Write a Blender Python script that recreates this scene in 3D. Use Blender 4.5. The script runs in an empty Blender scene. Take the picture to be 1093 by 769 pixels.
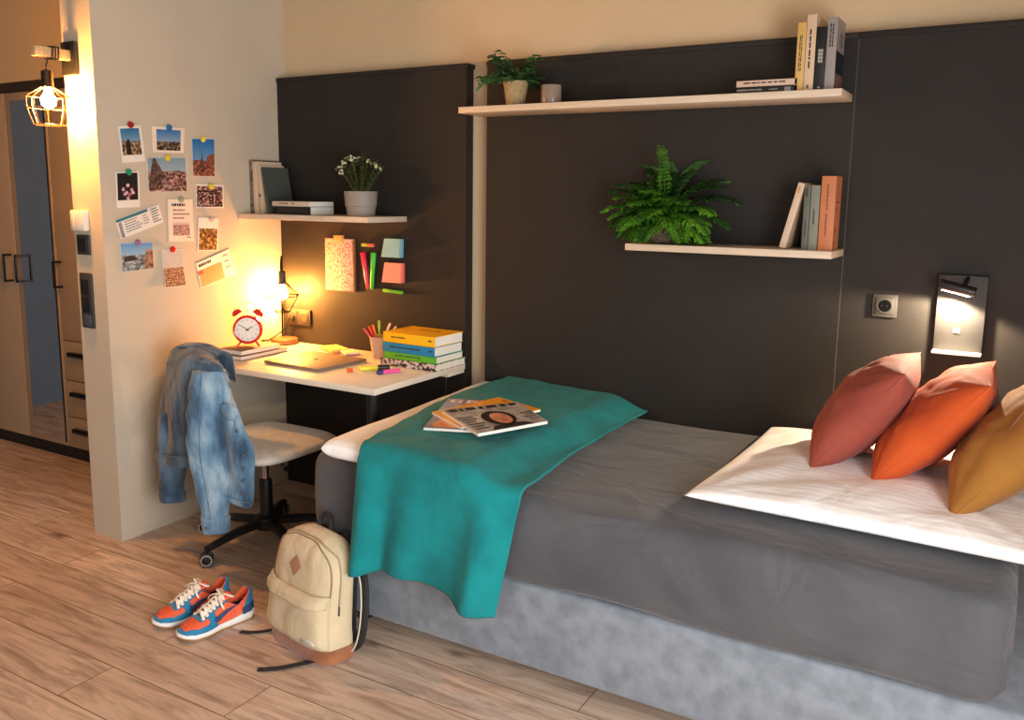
import bpy, bmesh, math, random
from mathutils import Vector, Matrix, Euler
from math import sin, cos, pi, radians, sqrt, atan2
random.seed(7)
C = bpy.context.scene.collection
R_ = math.radians

# ------------------------------------------------------------------ materials
def lin(c):
    return tuple(((v/12.92) if v <= 0.04045 else ((v+0.055)/1.055)**2.4) for v in [x/255.0 for x in c]) + (1.0,)

def newmat(name):
    m = bpy.data.materials.new(name); m.use_nodes = True
    nt = m.node_tree; b = nt.nodes['Principled BSDF']
    return m, nt, b

def N(nt, kind, **kw):
    n = nt.nodes.new(kind)
    for k, v in kw.items():
        if k.startswith('i_'): n.inputs[k[2:].replace('_', ' ')].default_value = v
        else: setattr(n, k, v)
    return n

def mat(name, col, rough=0.6, metal=0.0, col2=None, nscale=20, namt=0.15, bump=0.0, bscale=200, stretch=(1, 1, 1),
        sheen=0.0, alpha=None, trans=0.0, emis=None, estr=0, spec=0.5, coat=0, detail=4, lo=0.35, hi=0.65):
    """plain colour varied by a noise of its own; optional fine bump"""
    m, nt, b = newmat(name)
    b.inputs['Roughness'].default_value = rough
    b.inputs['Metallic'].default_value = metal
    b.inputs['Specular IOR Level'].default_value = spec
    if sheen: b.inputs['Sheen Weight'].default_value = sheen; b.inputs['Sheen Roughness'].default_value = 0.5
    if coat: b.inputs['Coat Weight'].default_value = coat
    if trans: b.inputs['Transmission Weight'].default_value = trans
    if emis: b.inputs['Emission Color'].default_value = lin(emis); b.inputs['Emission Strength'].default_value = estr
    tc = N(nt, 'ShaderNodeTexCoord'); mp = N(nt, 'ShaderNodeMapping'); mp.inputs['Scale'].default_value = stretch
    nt.links.new(tc.outputs['Object'], mp.inputs['Vector'])
    c1 = lin(col)
    c2 = lin(col2) if col2 else tuple(max(0, v*(1-namt)) for v in c1[:3]) + (1,)
    no = N(nt, 'ShaderNodeTexNoise'); no.inputs['Scale'].default_value = nscale; no.inputs['Detail'].default_value = detail
    nt.links.new(mp.outputs['Vector'], no.inputs['Vector'])
    rp = N(nt, 'ShaderNodeValToRGB'); rp.color_ramp.elements[0].position = lo; rp.color_ramp.elements[1].position = hi
    rp.color_ramp.elements[0].color = c1; rp.color_ramp.elements[1].color = c2
    nt.links.new(no.outputs['Fac'], rp.inputs['Fac']); nt.links.new(rp.outputs['Color'], b.inputs['Base Color'])
    if bump:
        n2 = N(nt, 'ShaderNodeTexNoise'); n2.inputs['Scale'].default_value = bscale; n2.inputs['Detail'].default_value = 3
        nt.links.new(mp.outputs['Vector'], n2.inputs['Vector'])
        bp = N(nt, 'ShaderNodeBump'); bp.inputs['Strength'].default_value = bump; bp.inputs['Distance'].default_value = 0.002
        nt.links.new(n2.outputs['Fac'], bp.inputs['Height']); nt.links.new(bp.outputs['Normal'], b.inputs['Normal'])
    return m

def floor_mat():
    m, nt, b = newmat('oak_floor'); b.inputs['Roughness'].default_value = 0.42
    tc = N(nt, 'ShaderNodeTexCoord')
    br = N(nt, 'ShaderNodeTexBrick'); br.offset = 0.37; br.offset_frequency = 2
    br.inputs['Scale'].default_value = 1.0; br.inputs['Brick Width'].default_value = 1.35; br.inputs['Row Height'].default_value = 0.185
    br.inputs['Mortar Size'].default_value = 0.0016; br.inputs['Mortar Smooth'].default_value = 0.2; br.inputs['Bias'].default_value = 0.0
    br.inputs['Color1'].default_value = lin((226, 198, 174)); br.inputs['Color2'].default_value = lin((196, 168, 144))
    br.inputs['Mortar'].default_value = lin((96, 68, 46))
    nt.links.new(tc.outputs['Object'], br.inputs['Vector'])
    mp = N(nt, 'ShaderNodeMapping'); mp.inputs['Scale'].default_value = (1.3, 11, 1)
    nt.links.new(tc.outputs['Object'], mp.inputs['Vector'])
    # each plank gets its own grain offset
    addv = N(nt, 'ShaderNodeVectorMath', operation='ADD')
    nt.links.new(mp.outputs['Vector'], addv.inputs[0])
    sc = N(nt, 'ShaderNodeVectorMath', operation='SCALE'); sc.inputs['Scale'].default_value = 37.0
    nt.links.new(br.outputs['Color'], sc.inputs[0]); nt.links.new(sc.outputs['Vector'], addv.inputs[1])
    g = N(nt, 'ShaderNodeTexNoise'); g.inputs['Scale'].default_value = 2.2; g.inputs['Detail'].default_value = 9; g.inputs['Roughness'].default_value = 0.62; g.inputs['Distortion'].default_value = 1.1
    nt.links.new(addv.outputs['Vector'], g.inputs['Vector'])
    rp = N(nt, 'ShaderNodeValToRGB'); e = rp.color_ramp.elements
    e[0].position = 0.28; e[0].color = (0.42, 0.34, 0.29, 1); e[1].position = 0.58; e[1].color = (1.06, 1.06, 1.06, 1)
    nt.links.new(g.outputs['Fac'], rp.inputs['Fac'])
    mx = N(nt, 'ShaderNodeMix', data_type='RGBA', blend_type='MULTIPLY'); mx.inputs['Factor'].default_value = 0.9
    nt.links.new(br.outputs['Color'], mx.inputs[6]); nt.links.new(rp.outputs['Color'], mx.inputs[7])
    # knots
    mk = N(nt, 'ShaderNodeMapping'); mk.inputs['Scale'].default_value = (1.5, 4.2, 1)
    nt.links.new(tc.outputs['Object'], mk.inputs['Vector'])
    vo = N(nt, 'ShaderNodeTexVoronoi'); vo.inputs['Scale'].default_value = 1.25; vo.inputs['Randomness'].default_value = 1.0
    nd = N(nt, 'ShaderNodeTexNoise'); nd.inputs['Scale'].default_value = 6
    nt.links.new(mk.outputs['Vector'], nd.inputs['Vector'])
    mxv = N(nt, 'ShaderNodeMix', data_type='RGBA'); mxv.inputs['Factor'].default_value = 0.12
    nt.links.new(mk.outputs['Vector'], mxv.inputs[6]); nt.links.new(nd.outputs['Color'], mxv.inputs[7])
    nt.links.new(mxv.outputs[2], vo.inputs['Vector'])
    rk = N(nt, 'ShaderNodeValToRGB'); rk.color_ramp.elements[0].position = 0.015; rk.color_ramp.elements[0].color = (0.25, 0.17, 0.12, 1)
    rk.color_ramp.elements[1].position = 0.13; rk.color_ramp.elements[1].color = (1, 1, 1, 1)
    nt.links.new(vo.outputs['Distance'], rk.inputs['Fac'])
    m2 = N(nt, 'ShaderNodeMix', data_type='RGBA', blend_type='MULTIPLY'); m2.inputs['Factor'].default_value = 0.85
    nt.links.new(mx.outputs[2], m2.inputs[6]); nt.links.new(rk.outputs['Color'], m2.inputs[7])
    nt.links.new(m2.outputs[2], b.inputs['Base Color'])
    bp = N(nt, 'ShaderNodeBump'); bp.inputs['Strength'].default_value = 0.25; bp.inputs['Distance'].default_value = 0.002
    nt.links.new(g.outputs['Fac'], bp.inputs['Height']); nt.links.new(bp.outputs['Normal'], b.inputs['Normal'])
    return m

def wood_mat(name, c1, c2, rough=0.5, stretch=(2, 30, 30)):
    return mat(name, c1, rough, col2=c2, nscale=3, stretch=stretch, detail=6, lo=0.3, hi=0.7, bump=0.05, bscale=8)

def denim_mat(name, dark, light, fade, scale=5.5):
    m, nt, b = newmat(name); b.inputs['Roughness'].default_value = 0.9; b.inputs['Sheen Weight'].default_value = 0.3
    tc = N(nt, 'ShaderNodeTexCoord')
    mp = N(nt, 'ShaderNodeMapping'); mp.inputs['Scale'].default_value = (1.6, 1.6, 0.7); nt.links.new(tc.outputs['Object'], mp.inputs['Vector'])
    n1 = N(nt, 'ShaderNodeTexNoise'); n1.inputs['Scale'].default_value = scale; n1.inputs['Detail'].default_value = 5
    nt.links.new(mp.outputs['Vector'], n1.inputs['Vector'])
    rp = N(nt, 'ShaderNodeValToRGB'); e = rp.color_ramp.elements
    e[0].position = 0.36; e[0].color = lin(dark); e[1].position = 0.68; e[1].color = lin(fade)
    x = rp.color_ramp.elements.new(0.5); x.color = lin(light)
    nt.links.new(n1.outputs['Fac'], rp.inputs['Fac'])
    wv = N(nt, 'ShaderNodeTexNoise'); wv.inputs['Scale'].default_value = 260; wv.inputs['Detail'].default_value = 2
    nt.links.new(tc.outputs['Object'], wv.inputs['Vector'])
    mx = N(nt, 'ShaderNodeMix', data_type='RGBA', blend_type='OVERLAY'); mx.inputs['Factor'].default_value = 0.35
    nt.links.new(rp.outputs['Color'], mx.inputs[6]); nt.links.new(wv.outputs['Fac'], mx.inputs[7])
    nt.links.new(mx.outputs[2], b.inputs['Base Color'])
    n3 = N(nt, 'ShaderNodeTexNoise'); n3.inputs['Scale'].default_value = 17; n3.inputs['Detail'].default_value = 3
    mq = N(nt, 'ShaderNodeMapping'); mq.inputs['Scale'].default_value = (1.5, 1.5, 0.55); nt.links.new(tc.outputs['Object'], mq.inputs['Vector'])
    nt.links.new(mq.outputs['Vector'], n3.inputs['Vector'])
    bp = N(nt, 'ShaderNodeBump'); bp.inputs['Strength'].default_value = 1.0; bp.inputs['Distance'].default_value = 0.022
    nt.links.new(n3.outputs['Fac'], bp.inputs['Height']); nt.links.new(bp.outputs['Normal'], b.inputs['Normal'])
    return m

def stripe_mat(name, c1, c2, axis='Y', scale=9, wr=0.3):
    m, nt, b = newmat(name); b.inputs['Roughness'].default_value = 0.75; b.inputs['Sheen Weight'].default_value = 0.15
    tc = N(nt, 'ShaderNodeTexCoord')
    wv = N(nt, 'ShaderNodeTexWave', wave_type='BANDS', bands_direction=axis); wv.inputs['Scale'].default_value = scale
    wv.inputs['Distortion'].default_value = 0.6; wv.inputs['Detail'].default_value = 1; wv.inputs['Detail Scale'].default_value = 0.6
    nt.links.new(tc.outputs['Object'], wv.inputs['Vector'])
    rp = N(nt, 'ShaderNodeValToRGB'); e = rp.color_ramp.elements
    e[0].position = 0.42; e[0].color = lin(c1); e[1].position = 0.58; e[1].color = lin(c2)
    nt.links.new(wv.outputs['Fac'], rp.inputs['Fac']); nt.links.new(rp.outputs['Color'], b.inputs['Base Color'])
    n3 = N(nt, 'ShaderNodeTexNoise'); n3.inputs['Scale'].default_value = 7; n3.inputs['Detail'].default_value = 4; n3.inputs['Distortion'].default_value = 0.8
    nt.links.new(tc.outputs['Object'], n3.inputs['Vector'])
    bp = N(nt, 'ShaderNodeBump'); bp.inputs['Strength'].default_value = wr; bp.inputs['Distance'].default_value = 0.03
    nt.links.new(n3.outputs['Fac'], bp.inputs['Height']); nt.links.new(bp.outputs['Normal'], b.inputs['Normal'])
    return m

def wrinkle_mat(name, c1, c2, rough=0.85, fine=0.3, wr=0.4, wdist=0.02, wscale=3.0, sheen=0.3, stretch=(1, 1, 1), nscale=4):
    m, nt, b = newmat(name); b.inputs['Roughness'].default_value = rough; b.inputs['Sheen Weight'].default_value = sheen
    tc = N(nt, 'ShaderNodeTexCoord')
    n1 = N(nt, 'ShaderNodeTexNoise'); n1.inputs['Scale'].default_value = nscale; n1.inputs['Detail'].default_value = 5
    nt.links.new(tc.outputs['Object'], n1.inputs['Vector'])
    rp = N(nt, 'ShaderNodeValToRGB'); e = rp.color_ramp.elements
    e[0].position = 0.35; e[0].color = lin(c1); e[1].position = 0.65; e[1].color = lin(c2)
    nt.links.new(n1.outputs['Fac'], rp.inputs['Fac']); nt.links.new(rp.outputs['Color'], b.inputs['Base Color'])
    mp = N(nt, 'ShaderNodeMapping'); mp.inputs['Scale'].default_value = stretch; nt.links.new(tc.outputs['Object'], mp.inputs['Vector'])
    n3 = N(nt, 'ShaderNodeTexNoise'); n3.inputs['Scale'].default_value = wscale; n3.inputs['Detail'].default_value = 3; n3.inputs['Distortion'].default_value = 1.0
    nt.links.new(mp.outputs['Vector'], n3.inputs['Vector'])
    n4 = N(nt, 'ShaderNodeTexNoise'); n4.inputs['Scale'].default_value = 320; n4.inputs['Detail'].default_value = 2
    nt.links.new(tc.outputs['Object'], n4.inputs['Vector'])
    b1 = N(nt, 'ShaderNodeBump'); b1.inputs['Strength'].default_value = wr; b1.inputs['Distance'].default_value = wdist
    b2 = N(nt, 'ShaderNodeBump'); b2.inputs['Strength'].default_value = fine; b2.inputs['Distance'].default_value = 0.0015
    nt.links.new(n3.outputs['Fac'], b1.inputs['Height']); nt.links.new(n4.outputs['Fac'], b2.inputs['Height'])
    nt.links.new(b1.outputs['Normal'], b2.inputs['Normal']); nt.links.new(b2.outputs['Normal'], b.inputs['Normal'])
    return m

def photo_mat(name, sky_top, sky_low, g1, g2, g3, horizon=0.5, scale=9, seed=0.0, rough_h=0.06):
    """a printed picture: sky over noisy ground, by the print's own UV"""
    m, nt, b = newmat(name); b.inputs['Roughness'].default_value = 0.35
    uv = N(nt, 'ShaderNodeUVMap'); uv.uv_map = 'UVMap'
    sp = N(nt, 'ShaderNodeSeparateXYZ'); nt.links.new(uv.outputs['UV'], sp.inputs[0])
    ad = N(nt, 'ShaderNodeVectorMath', operation='ADD'); ad.inputs[1].default_value = (seed, seed*1.7, seed*.3)
    nt.links.new(uv.outputs['UV'], ad.inputs[0])
    no = N(nt, 'ShaderNodeTexNoise'); no.inputs['Scale'].default_value = scale; no.inputs['Detail'].default_value = 6; no.inputs['Roughness'].default_value = 0.7
    nt.links.new(ad.outputs['Vector'], no.inputs['Vector'])
    gr = N(nt, 'ShaderNodeValToRGB'); e = gr.color_ramp.elements
    e[0].position = 0.38; e[0].color = lin(g1); e[1].position = 0.62; e[1].color = lin(g3)
    x = e.new(0.5); x.color = lin(g2)
    nt.links.new(no.outputs['Fac'], gr.inputs['Fac'])
    sk = N(nt, 'ShaderNodeMix', data_type='RGBA'); sk.inputs[6].default_value = lin(sky_low); sk.inputs[7].default_value = lin(sky_top)
    nt.links.new(sp.outputs['Y'], sk.inputs['Factor'])
    lo = N(nt, 'ShaderNodeTexNoise'); lo.inputs['Scale'].default_value = 4
    nt.links.new(ad.outputs['Vector'], lo.inputs['Vector'])
    ma = N(nt, 'ShaderNodeMath', operation='MULTIPLY_ADD'); ma.inputs[1].default_value = rough_h*4; ma.inputs[2].default_value = horizon - rough_h*2
    nt.links.new(lo.outputs['Fac'], ma.inputs[0])
    gt = N(nt, 'ShaderNodeMath', operation='GREATER_THAN'); nt.links.new(sp.outputs['Y'], gt.inputs[0]); nt.links.new(ma.outputs[0], gt.inputs[1])
    mx = N(nt, 'ShaderNodeMix', data_type='RGBA'); nt.links.new(gt.outputs[0], mx.inputs['Factor'])
    nt.links.new(gr.outputs['Color'], mx.inputs[6]); nt.links.new(sk.outputs[2], mx.inputs[7])
    nt.links.new(mx.outputs[2], b.inputs['Base Color'])
    return m

# ------------------------------------------------------------------ mesh builder
class MB:
    def __init__(s):
        s.bm = bmesh.new(); s.mi = 0; s.smooth = True; s.uvl = None
    def _f(s, vs):
        try: f = s.bm.faces.new(vs)
        except ValueError: return None
        f.material_index = s.mi; f.smooth = s.smooth
        return f
    def box(s, c, size, M=None, bev=0.0, seg=2):
        """c = centre, size = full sizes, M = optional matrix applied after"""
        b2 = bmesh.new(); bmesh.ops.create_cube(b2, size=1.0)
        for v in b2.verts: v.co = Vector((v.co.x*size[0], v.co.y*size[1], v.co.z*size[2]))
        if bev > 0: bmesh.ops.bevel(b2, geom=list(b2.edges), offset=min(bev, min(size)*0.49), segments=seg, affect='EDGES', profile=0.5)
        s._merge(b2, Matrix.Translation(Vector(c)) if M is None else M @ Matrix.Translation(Vector(c)))
        return s
    def bx(s, x0, x1, y0, y1, z0, z1, bev=0.0, M=None, seg=2):
        return s.box(((x0+x1)/2, (y0+y1)/2, (z0+z1)/2), (abs(x1-x0), abs(y1-y0), abs(z1-z0)), M, bev, seg)
    def _merge(s, b2, M):
        mp = {}
        for v in b2.verts: mp[v] = s.bm.verts.new(M @ v.co)
        for f in b2.faces: s._f([mp[v] for v in f.verts])
        b2.free()
    def rings(s, rings, closed=True, cap0=True, cap1=True):
        vr = [[s.bm.verts.new(Vector(p)) for p in r] for r in rings]
        n = len(vr[0])
        for a, b in zip(vr[:-1], vr[1:]):
            for i in range(n if closed else n-1):
                j = (i+1) % n
                s._f([a[i], a[j], b[j], b[i]])
        if cap0 and closed: s._f(list(reversed(vr[0])))
        if cap1 and closed: s._f(vr[-1])
        return vr
    def tube(s, pts, r, n=8, closed=False, flat=1.0, up=None, caps=True):
        pts = [Vector(p) for p in pts]; k = len(pts)
        rs = r if isinstance(r, (list, tuple)) else [r]*k
        rings = []; prev = None
        for i, p in enumerate(pts):
            if closed: t = pts[(i+1) % k] - pts[(i-1) % k]
            else: t = pts[min(i+1, k-1)] - pts[max(i-1, 0)]
            t = t.normalized() if t.length > 1e-9 else Vector((0, 0, 1))
            if prev is None:
                a = Vector(up) if up else (Vector((0, 0, 1)) if abs(t.z) < 0.9 else Vector((1, 0, 0)))
                u = (a - t*a.dot(t)).normalized()
            else:
                u = (prev - t*prev.dot(t)); u = u.normalized() if u.length > 1e-6 else prev
            prev = u; w = t.cross(u)
            rings.append([p + (u*cos(2*pi*j/n)*flat + w*sin(2*pi*j/n))*rs[i] for j in range(n)])
        if closed:
            rings.append(rings[0]); vr = [[s.bm.verts.new(q) for q in rr] for rr in rings[:-1]]; vr.append(vr[0])
            for a, b in zip(vr[:-1], vr[1:]):
                for i in range(n): s._f([a[i], a[(i+1) % n], b[(i+1) % n], b[i]])
        else: s.rings(rings, True, caps, caps)
        return s
    def cyl(s, p0, p1, r0, r1=None, n=24):
        return s.tube([p0, p1], [r0, r0 if r1 is None else r1], n=n)
    def lathe(s, prof, n=32, M=None, cap0=True, cap1=True):
        M = M or Matrix.Identity(4)
        rings = [[M @ Vector((r*cos(2*pi*i/n), r*sin(2*pi*i/n), z)) for i in range(n)] for r, z in prof]
        s.rings(rings, True, cap0, cap1); return s
    def grid(s, fn, nu, nv, cu=False, cv=False, keep=None, uv=False):
        V = [[s.bm.verts.new(Vector(fn(i/(nu if cu else nu), j/(nv if cv else nv)))) for j in range(nv + (0 if cv else 1))] for i in range(nu + (0 if cu else 1))]
        if uv and s.uvl is None: s.uvl = s.bm.loops.layers.uv.new('UVMap')
        for i in range(nu):
            for j in range(nv):
                if keep and not keep((i+.5)/nu, (j+.5)/nv): continue
                i2 = (i+1) % len(V); j2 = (j+1) % len(V[0])
                f = s._f([V[i][j], V[i2][j], V[i2][j2], V[i][j2]])
                if uv and f:
                    for lp, (a, b) in zip(f.loops, ((i, j), (i+1, j), (i+1, j+1), (i, j+1))): lp[s.uvl].uv = (a/nu, b/nv)
        return V
    def prism(s, pts, z0, z1, M=None):
        M = M or Matrix.Identity(4)
        s.rings([[M @ Vector((x, y, z0)) for x, y in pts], [M @ Vector((x, y, z1)) for x, y in pts]]); return s
    def ball(s, c, r, sc=(1, 1, 1), n=16, m=10, M=None):
        M = M or Matrix.Identity(4)
        rings = []
        for i in range(1, m):
            a = pi*i/m
            rings.append([M @ (Vector(c) + Vector((r*sc[0]*sin(a)*cos(2*pi*j/n), r*sc[1]*sin(a)*sin(2*pi*j/n), -r*sc[2]*cos(a)))) for j in range(n)])
        vr = s.rings(rings, True, False, False)
        b = s.bm.verts.new(M @ (Vector(c) - Vector((0, 0, r*sc[2])))); t = s.bm.verts.new(M @ (Vector(c) + Vector((0, 0, r*sc[2]))))
        for j in range(n):
            s._f([b, vr[0][(j+1) % n], vr[0][j]]); s._f([t, vr[-1][j], vr[-1][(j+1) % n]])
        return s
    def build(s, name, mats, parent=None, sharp=38, mods=(), loc=None, normals=True):
        if normals: bmesh.ops.recalc_face_normals(s.bm, faces=list(s.bm.faces))
        if loc is not None:
            for v in s.bm.verts: v.co -= Vector(loc)
        me = bpy.data.meshes.new(name); s.bm.to_mesh(me); s.bm.free()
        for m in (mats if isinstance(mats, (list, tuple)) else [mats]): me.materials.append(m)
        if sharp: me.set_sharp_from_angle(angle=R_(sharp))
        o = bpy.data.objects.new(name, me); C.objects.link(o)
        if loc is not None: o.location = loc
        if parent: o.parent = parent
        for md in mods:
            if md[0] == 'subd': k = o.modifiers.new('subd', 'SUBSURF'); k.levels = md[1]; k.render_levels = md[1]
            if md[0] == 'solid': k = o.modifiers.new('solid', 'SOLIDIFY'); k.thickness = md[1]; k.offset = md[2] if len(md) > 2 else 0
        return o

def tag(o, label=None, cat=None, group=None, kind=None):
    if label: o['label'] = label
    if cat: o['category'] = cat
    if group: o['group'] = group
    if kind: o['kind'] = kind
    return o
def thing(name, label, cat, loc=(0, 0, 0), rot=(0, 0, 0), group=None):
    o = bpy.data.objects.new(name, None); C.objects.link(o); o.empty_display_size = 0.05
    o.location = loc; o.rotation_euler = (0, 0, rot) if isinstance(rot, (int, float)) else rot
    return tag(o, label, cat, group)
def struct(name, mb, m, **k):
    k.pop('sharp', None); o = mb.build(name, m, sharp=30, **k); o['kind'] = 'structure'; return o
def dup(root, loc, rot=None, label=None, group=None):
    r = root.copy(); C.objects.link(r); r.location = loc
    if rot is not None: r.rotation_euler = rot
    if label: r['label'] = label
    if group: r['group'] = group
    for ch in list(root.children):
        c = ch.copy(); C.objects.link(c); c.parent = r
        for g in ch.children:
            d = g.copy(); C.objects.link(d); d.parent = c
    return r

def smooth_curve(pts, k=6):
    """Catmull-Rom through the points (tuples of any length)"""
    out = []; n = len(pts)
    for i in range(n-1):
        p0 = pts[max(i-1, 0)]; p1 = pts[i]; p2 = pts[i+1]; p3 = pts[min(i+2, n-1)]
        for j in range(k):
            t = j/k; t2 = t*t; t3 = t2*t
            out.append(tuple(0.5*((2*b) + (-a+c)*t + (2*a-5*b+4*c-d)*t2 + (-a+3*b-3*c+d)*t3) for a, b, c, d in zip(p0, p1, p2, p3)))
    out.append(tuple(pts[-1])); return out
def surf(grid, ku=5, kv=5):
    rows = [smooth_curve(r, kv) for r in grid]
    cols = [smooth_curve([r[j] for r in rows], ku) for j in range(len(rows[0]))]
    return [[cols[j][i] for j in range(len(cols))] for i in range(len(cols[0]))]

# ------------------------------------------------------------------ palette
M_WALL = mat('wall_paint', (200, 185, 162), 0.9, namt=0.05, nscale=3, bump=0.15, bscale=350)
M_WALL2 = mat('beige_wall_paint', (208, 182, 144), 0.9, namt=0.05, nscale=3, bump=0.15, bscale=350)
M_CEIL = mat('ceiling_paint', (150, 142, 132), 0.95, namt=0.03)
M_PANEL = mat('anthracite_panel', (42, 38, 34), 0.6, namt=0.12, nscale=6, bump=0.25, bscale=260, stretch=(1, 1, 1), spec=0.25)
M_FLOOR = floor_mat()
M_WHITE = mat('white_laminate', (232, 224, 208), 0.45, namt=0.04, nscale=8)
M_SHELF = wood_mat('pale_ash_laminate', (222, 202, 176), (206, 184, 156), 0.5, (4, 60, 60))
M_BLACK = mat('black_metal', (22, 22, 23), 0.4, namt=0.1)
M_BLACKP = mat('black_plastic', (20, 20, 21), 0.5, namt=0.1)
M_STEEL = mat('steel', (190, 188, 184), 0.25, 1.0, namt=0.05)
M_GREY = mat('grey_plastic', (96, 90, 80), 0.45, namt=0.05)
M_DGREY = mat('dark_grey_plastic', (58, 56, 54), 0.45, namt=0.05)
M_PAPER = mat('paper', (238, 232, 220), 0.8, namt=0.06, nscale=4, stretch=(1, 1, 60))
M_INK = mat('ink', (45, 40, 42), 0.8)
M_INKR = mat('red_ink', (150, 85, 70), 0.8)
M_BULB, _nt, _b = newmat('bulb_glow')
_b.inputs['Emission Color'].default_value = (1.0, 0.42, 0.085, 1); _b.inputs['Emission Strength'].default_value = 1450
_b.inputs['Base Color'].default_value = (1, .9, .7, 1)

# ------------------------------------------------------------------ room
struct('floor', MB().bx(-3.0, 4.0, -4.8, 0.1, -0.05, 0.0), M_FLOOR, sharp=None)
struct('ceiling', MB().bx(-3.0, 4.0, -4.8, 0.1, 2.75, 2.8), M_CEIL, sharp=None)
struct('wall_back', MB().bx(-0.188, 4.0, 0.02, 0.1, 0, 2.75), M_WALL2, sharp=None)
struct('wall_left', MB().bx(-0.188, 0.0, -1.021, 0.02, 0, 2.75), M_WALL, sharp=None)      # partition with the photos
struct('wall_hallway', MB().bx(-3.0, -0.188, -0.443, -0.38, 2.05, 2.75).bx(-3.0, -0.9, 0.02, 0.1, 0, 2.75), M_WALL2, sharp=None)
struct('wall_far_left', MB().bx(-2.7, -2.6, -4.8, -0.35, 0, 2.75), mat('slate_blue_paint', (100, 112, 124), 0.85, namt=0.05), sharp=None)
def wall_with_hole(axis, pos, a0, a1, h0, h1, z0, z1, th=0.1):
    b = MB()
    segs = [(a0, h0, 0, 2.75), (h1, a1, 0, 2.75), (h0, h1, 0, z0), (h0, h1, z1, 2.75)]
    for s0, s1, q0, q1 in segs:
        if axis == 'x': b.bx(pos, pos+th, s0, s1, q0, q1)
        else: b.bx(s0, s1, pos-th, pos, q0, q1)
    return b
struct('wall_right', wall_with_hole('x', 3.95, -4.8, 0.02, -3.6, -1.9, 0.35, 1.75), M_WALL, sharp=None)
struct('wall_front', wall_with_hole('y', -4.7, -3.0, 4.0, 0.9, 2.9, 0.9, 2.3), M_WALL, sharp=None)
def window(name, b, glass):
    fr = struct(name, b, M_WHITE)
    return fr
wb = MB()
for y in (-3.6, -2.78, -1.96): wb.bx(3.96, 4.03, y, y+0.06, 0.35, 1.75)
for z in (0.35, 1.69): wb.bx(3.96, 4.03, -3.6, -1.9, z, z+0.06)
struct('window_1', wb, M_WHITE)
wb = MB()
for x in (0.9, 1.87, 2.84): wb.bx(x, x+0.06, -4.79, -4.72, 0.9, 2.3)
for z in (0.9, 2.24): wb.bx(0.9, 2.9, -4.79, -4.72, z, z+0.06)
struct('added_fill_window', wb, M_WHITE)  # unseen window frame, added to go with the fill light

# dark wall panels
p = MB().bx(0.0, 1.103, -0.04, 0.015, 0, 2.012); p.bx(0.0, 1.112, -0.046, 0.015, 2.012, 2.031, 0.002)
struct('trim_1', p, M_PANEL)
p = MB().bx(1.206, 2.659, -0.04, 0.015, 0, 2.012); p.bx(1.203, 2.661, -0.044, 0.015, 2.012, 2.031, 0.002)
struct('trim_2', p, M_PANEL)
p = MB().bx(2.664, 3.95, -0.04, 0.015, 0, 2.012); p.bx(2.662, 3.95, -0.044, 0.015, 2.012, 2.031, 0.002)
struct('trim_3', p, M_PANEL)
struct('trim_4', MB().bx(2.660, 2.6632, -0.0405, 0.0, 0, 2.01), mat('joint_painted_glint', (86, 78, 66), 0.7))  # lighter colour paints the light caught along the panel joint
struct('trim_5', MB().bx(1.000, 1.002, -0.042, -0.04, 0, 0.70), mat('joint_strip_grey', (110, 105, 98), 0.5))

# ------------------------------------------------------------------ wardrobe in the hallway
WD = thing('wardrobe', 'tall beige wardrobe with black handles and a mirror strip in the hallway', 'wardrobe', (-1.6, -0.2, 0))
M_WARD = mat('wardrobe_laminate', (176, 152, 124), 0.55, namt=0.06, nscale=5)
def L(b, name, m, par, **k):      # world-space builder parented to a thing
    return b.build(name, m, None, **k) if par is None else _par(b, name, m, par, **k)
def _par(b, name, m, par, **k):
    inv = (Matrix.Translation(par.location) @ par.rotation_euler.to_matrix().to_4x4()).inverted()
    bmesh.ops.transform(b.bm, matrix=inv, verts=list(b.bm.verts))
    return b.build(name, m, par, **k)
YF = -0.445
_par(MB().bx(-2.59, -0.75, YF+0.02, -0.01, 0.075, 2.0), 'carcass', M_WARD, WD)
_par(MB().bx(-2.59, -0.75, YF+0.03, -0.03, 0.0, 0.075), 'plinth', M_BLACKP, WD)
_par(MB().bx(-2.59, -0.75, YF-0.012, -0.01, 2.0, 2.045, 0.003), 'cornice', mat('dark_brown_trim', (48, 38, 30), 0.6), WD)
def handle(par, x, z0, z1, dirx=-1):
    h = MB()
    h.bx(x-0.006, x+0.006, YF-0.05, YF-0.040, z0, z1, 0.002)
    for z in (z0, z1-0.012): h.bx(x-0.006, x+0.006, YF-0.05, YF, z, z+0.012, 0.002)
    inv = (Matrix.Translation(WD.location)).inverted()
    bmesh.ops.transform(h.bm, matrix=inv, verts=list(h.bm.verts))
    return h.build('handle', M_BLACK, par)
d1 = _par(MB().bx(-2.1, -1.628, YF, YF+0.018, 0.08, 1.995, 0.002), 'door', M_WARD, WD); handle(d1, -1.672, 0.972, 1.128)
d0 = _par(MB().bx(-2.585, -2.105, YF, YF+0.018, 0.08, 1.995, 0.002), 'door', M_WARD, WD)
d2 = _par(MB().bx(-1.623, -1.252, YF, YF+0.018, 0.08, 1.995, 0.002), 'door', M_WARD, WD)
M_MIRROR, _nt, _b = newmat('mirror_glass'); _b.inputs['Metallic'].default_value = 1; _b.inputs['Roughness'].default_value = 0.02; _b.inputs['Base Color'].default_value = (0.62, 0.67, 0.74, 1)
mb = MB().bx(-1.570, -1.276, YF-0.004, YF-0.0005, 0.108, 1.953); bmesh.ops.transform(mb.bm, matrix=Matrix.Translation(WD.location).inverted(), verts=list(mb.bm.verts))
tag(mb.build('mirror', M_MIRROR, d2), 'tall narrow mirror strip')
handle(d2, -1.558, 0.975, 1.128)
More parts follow.
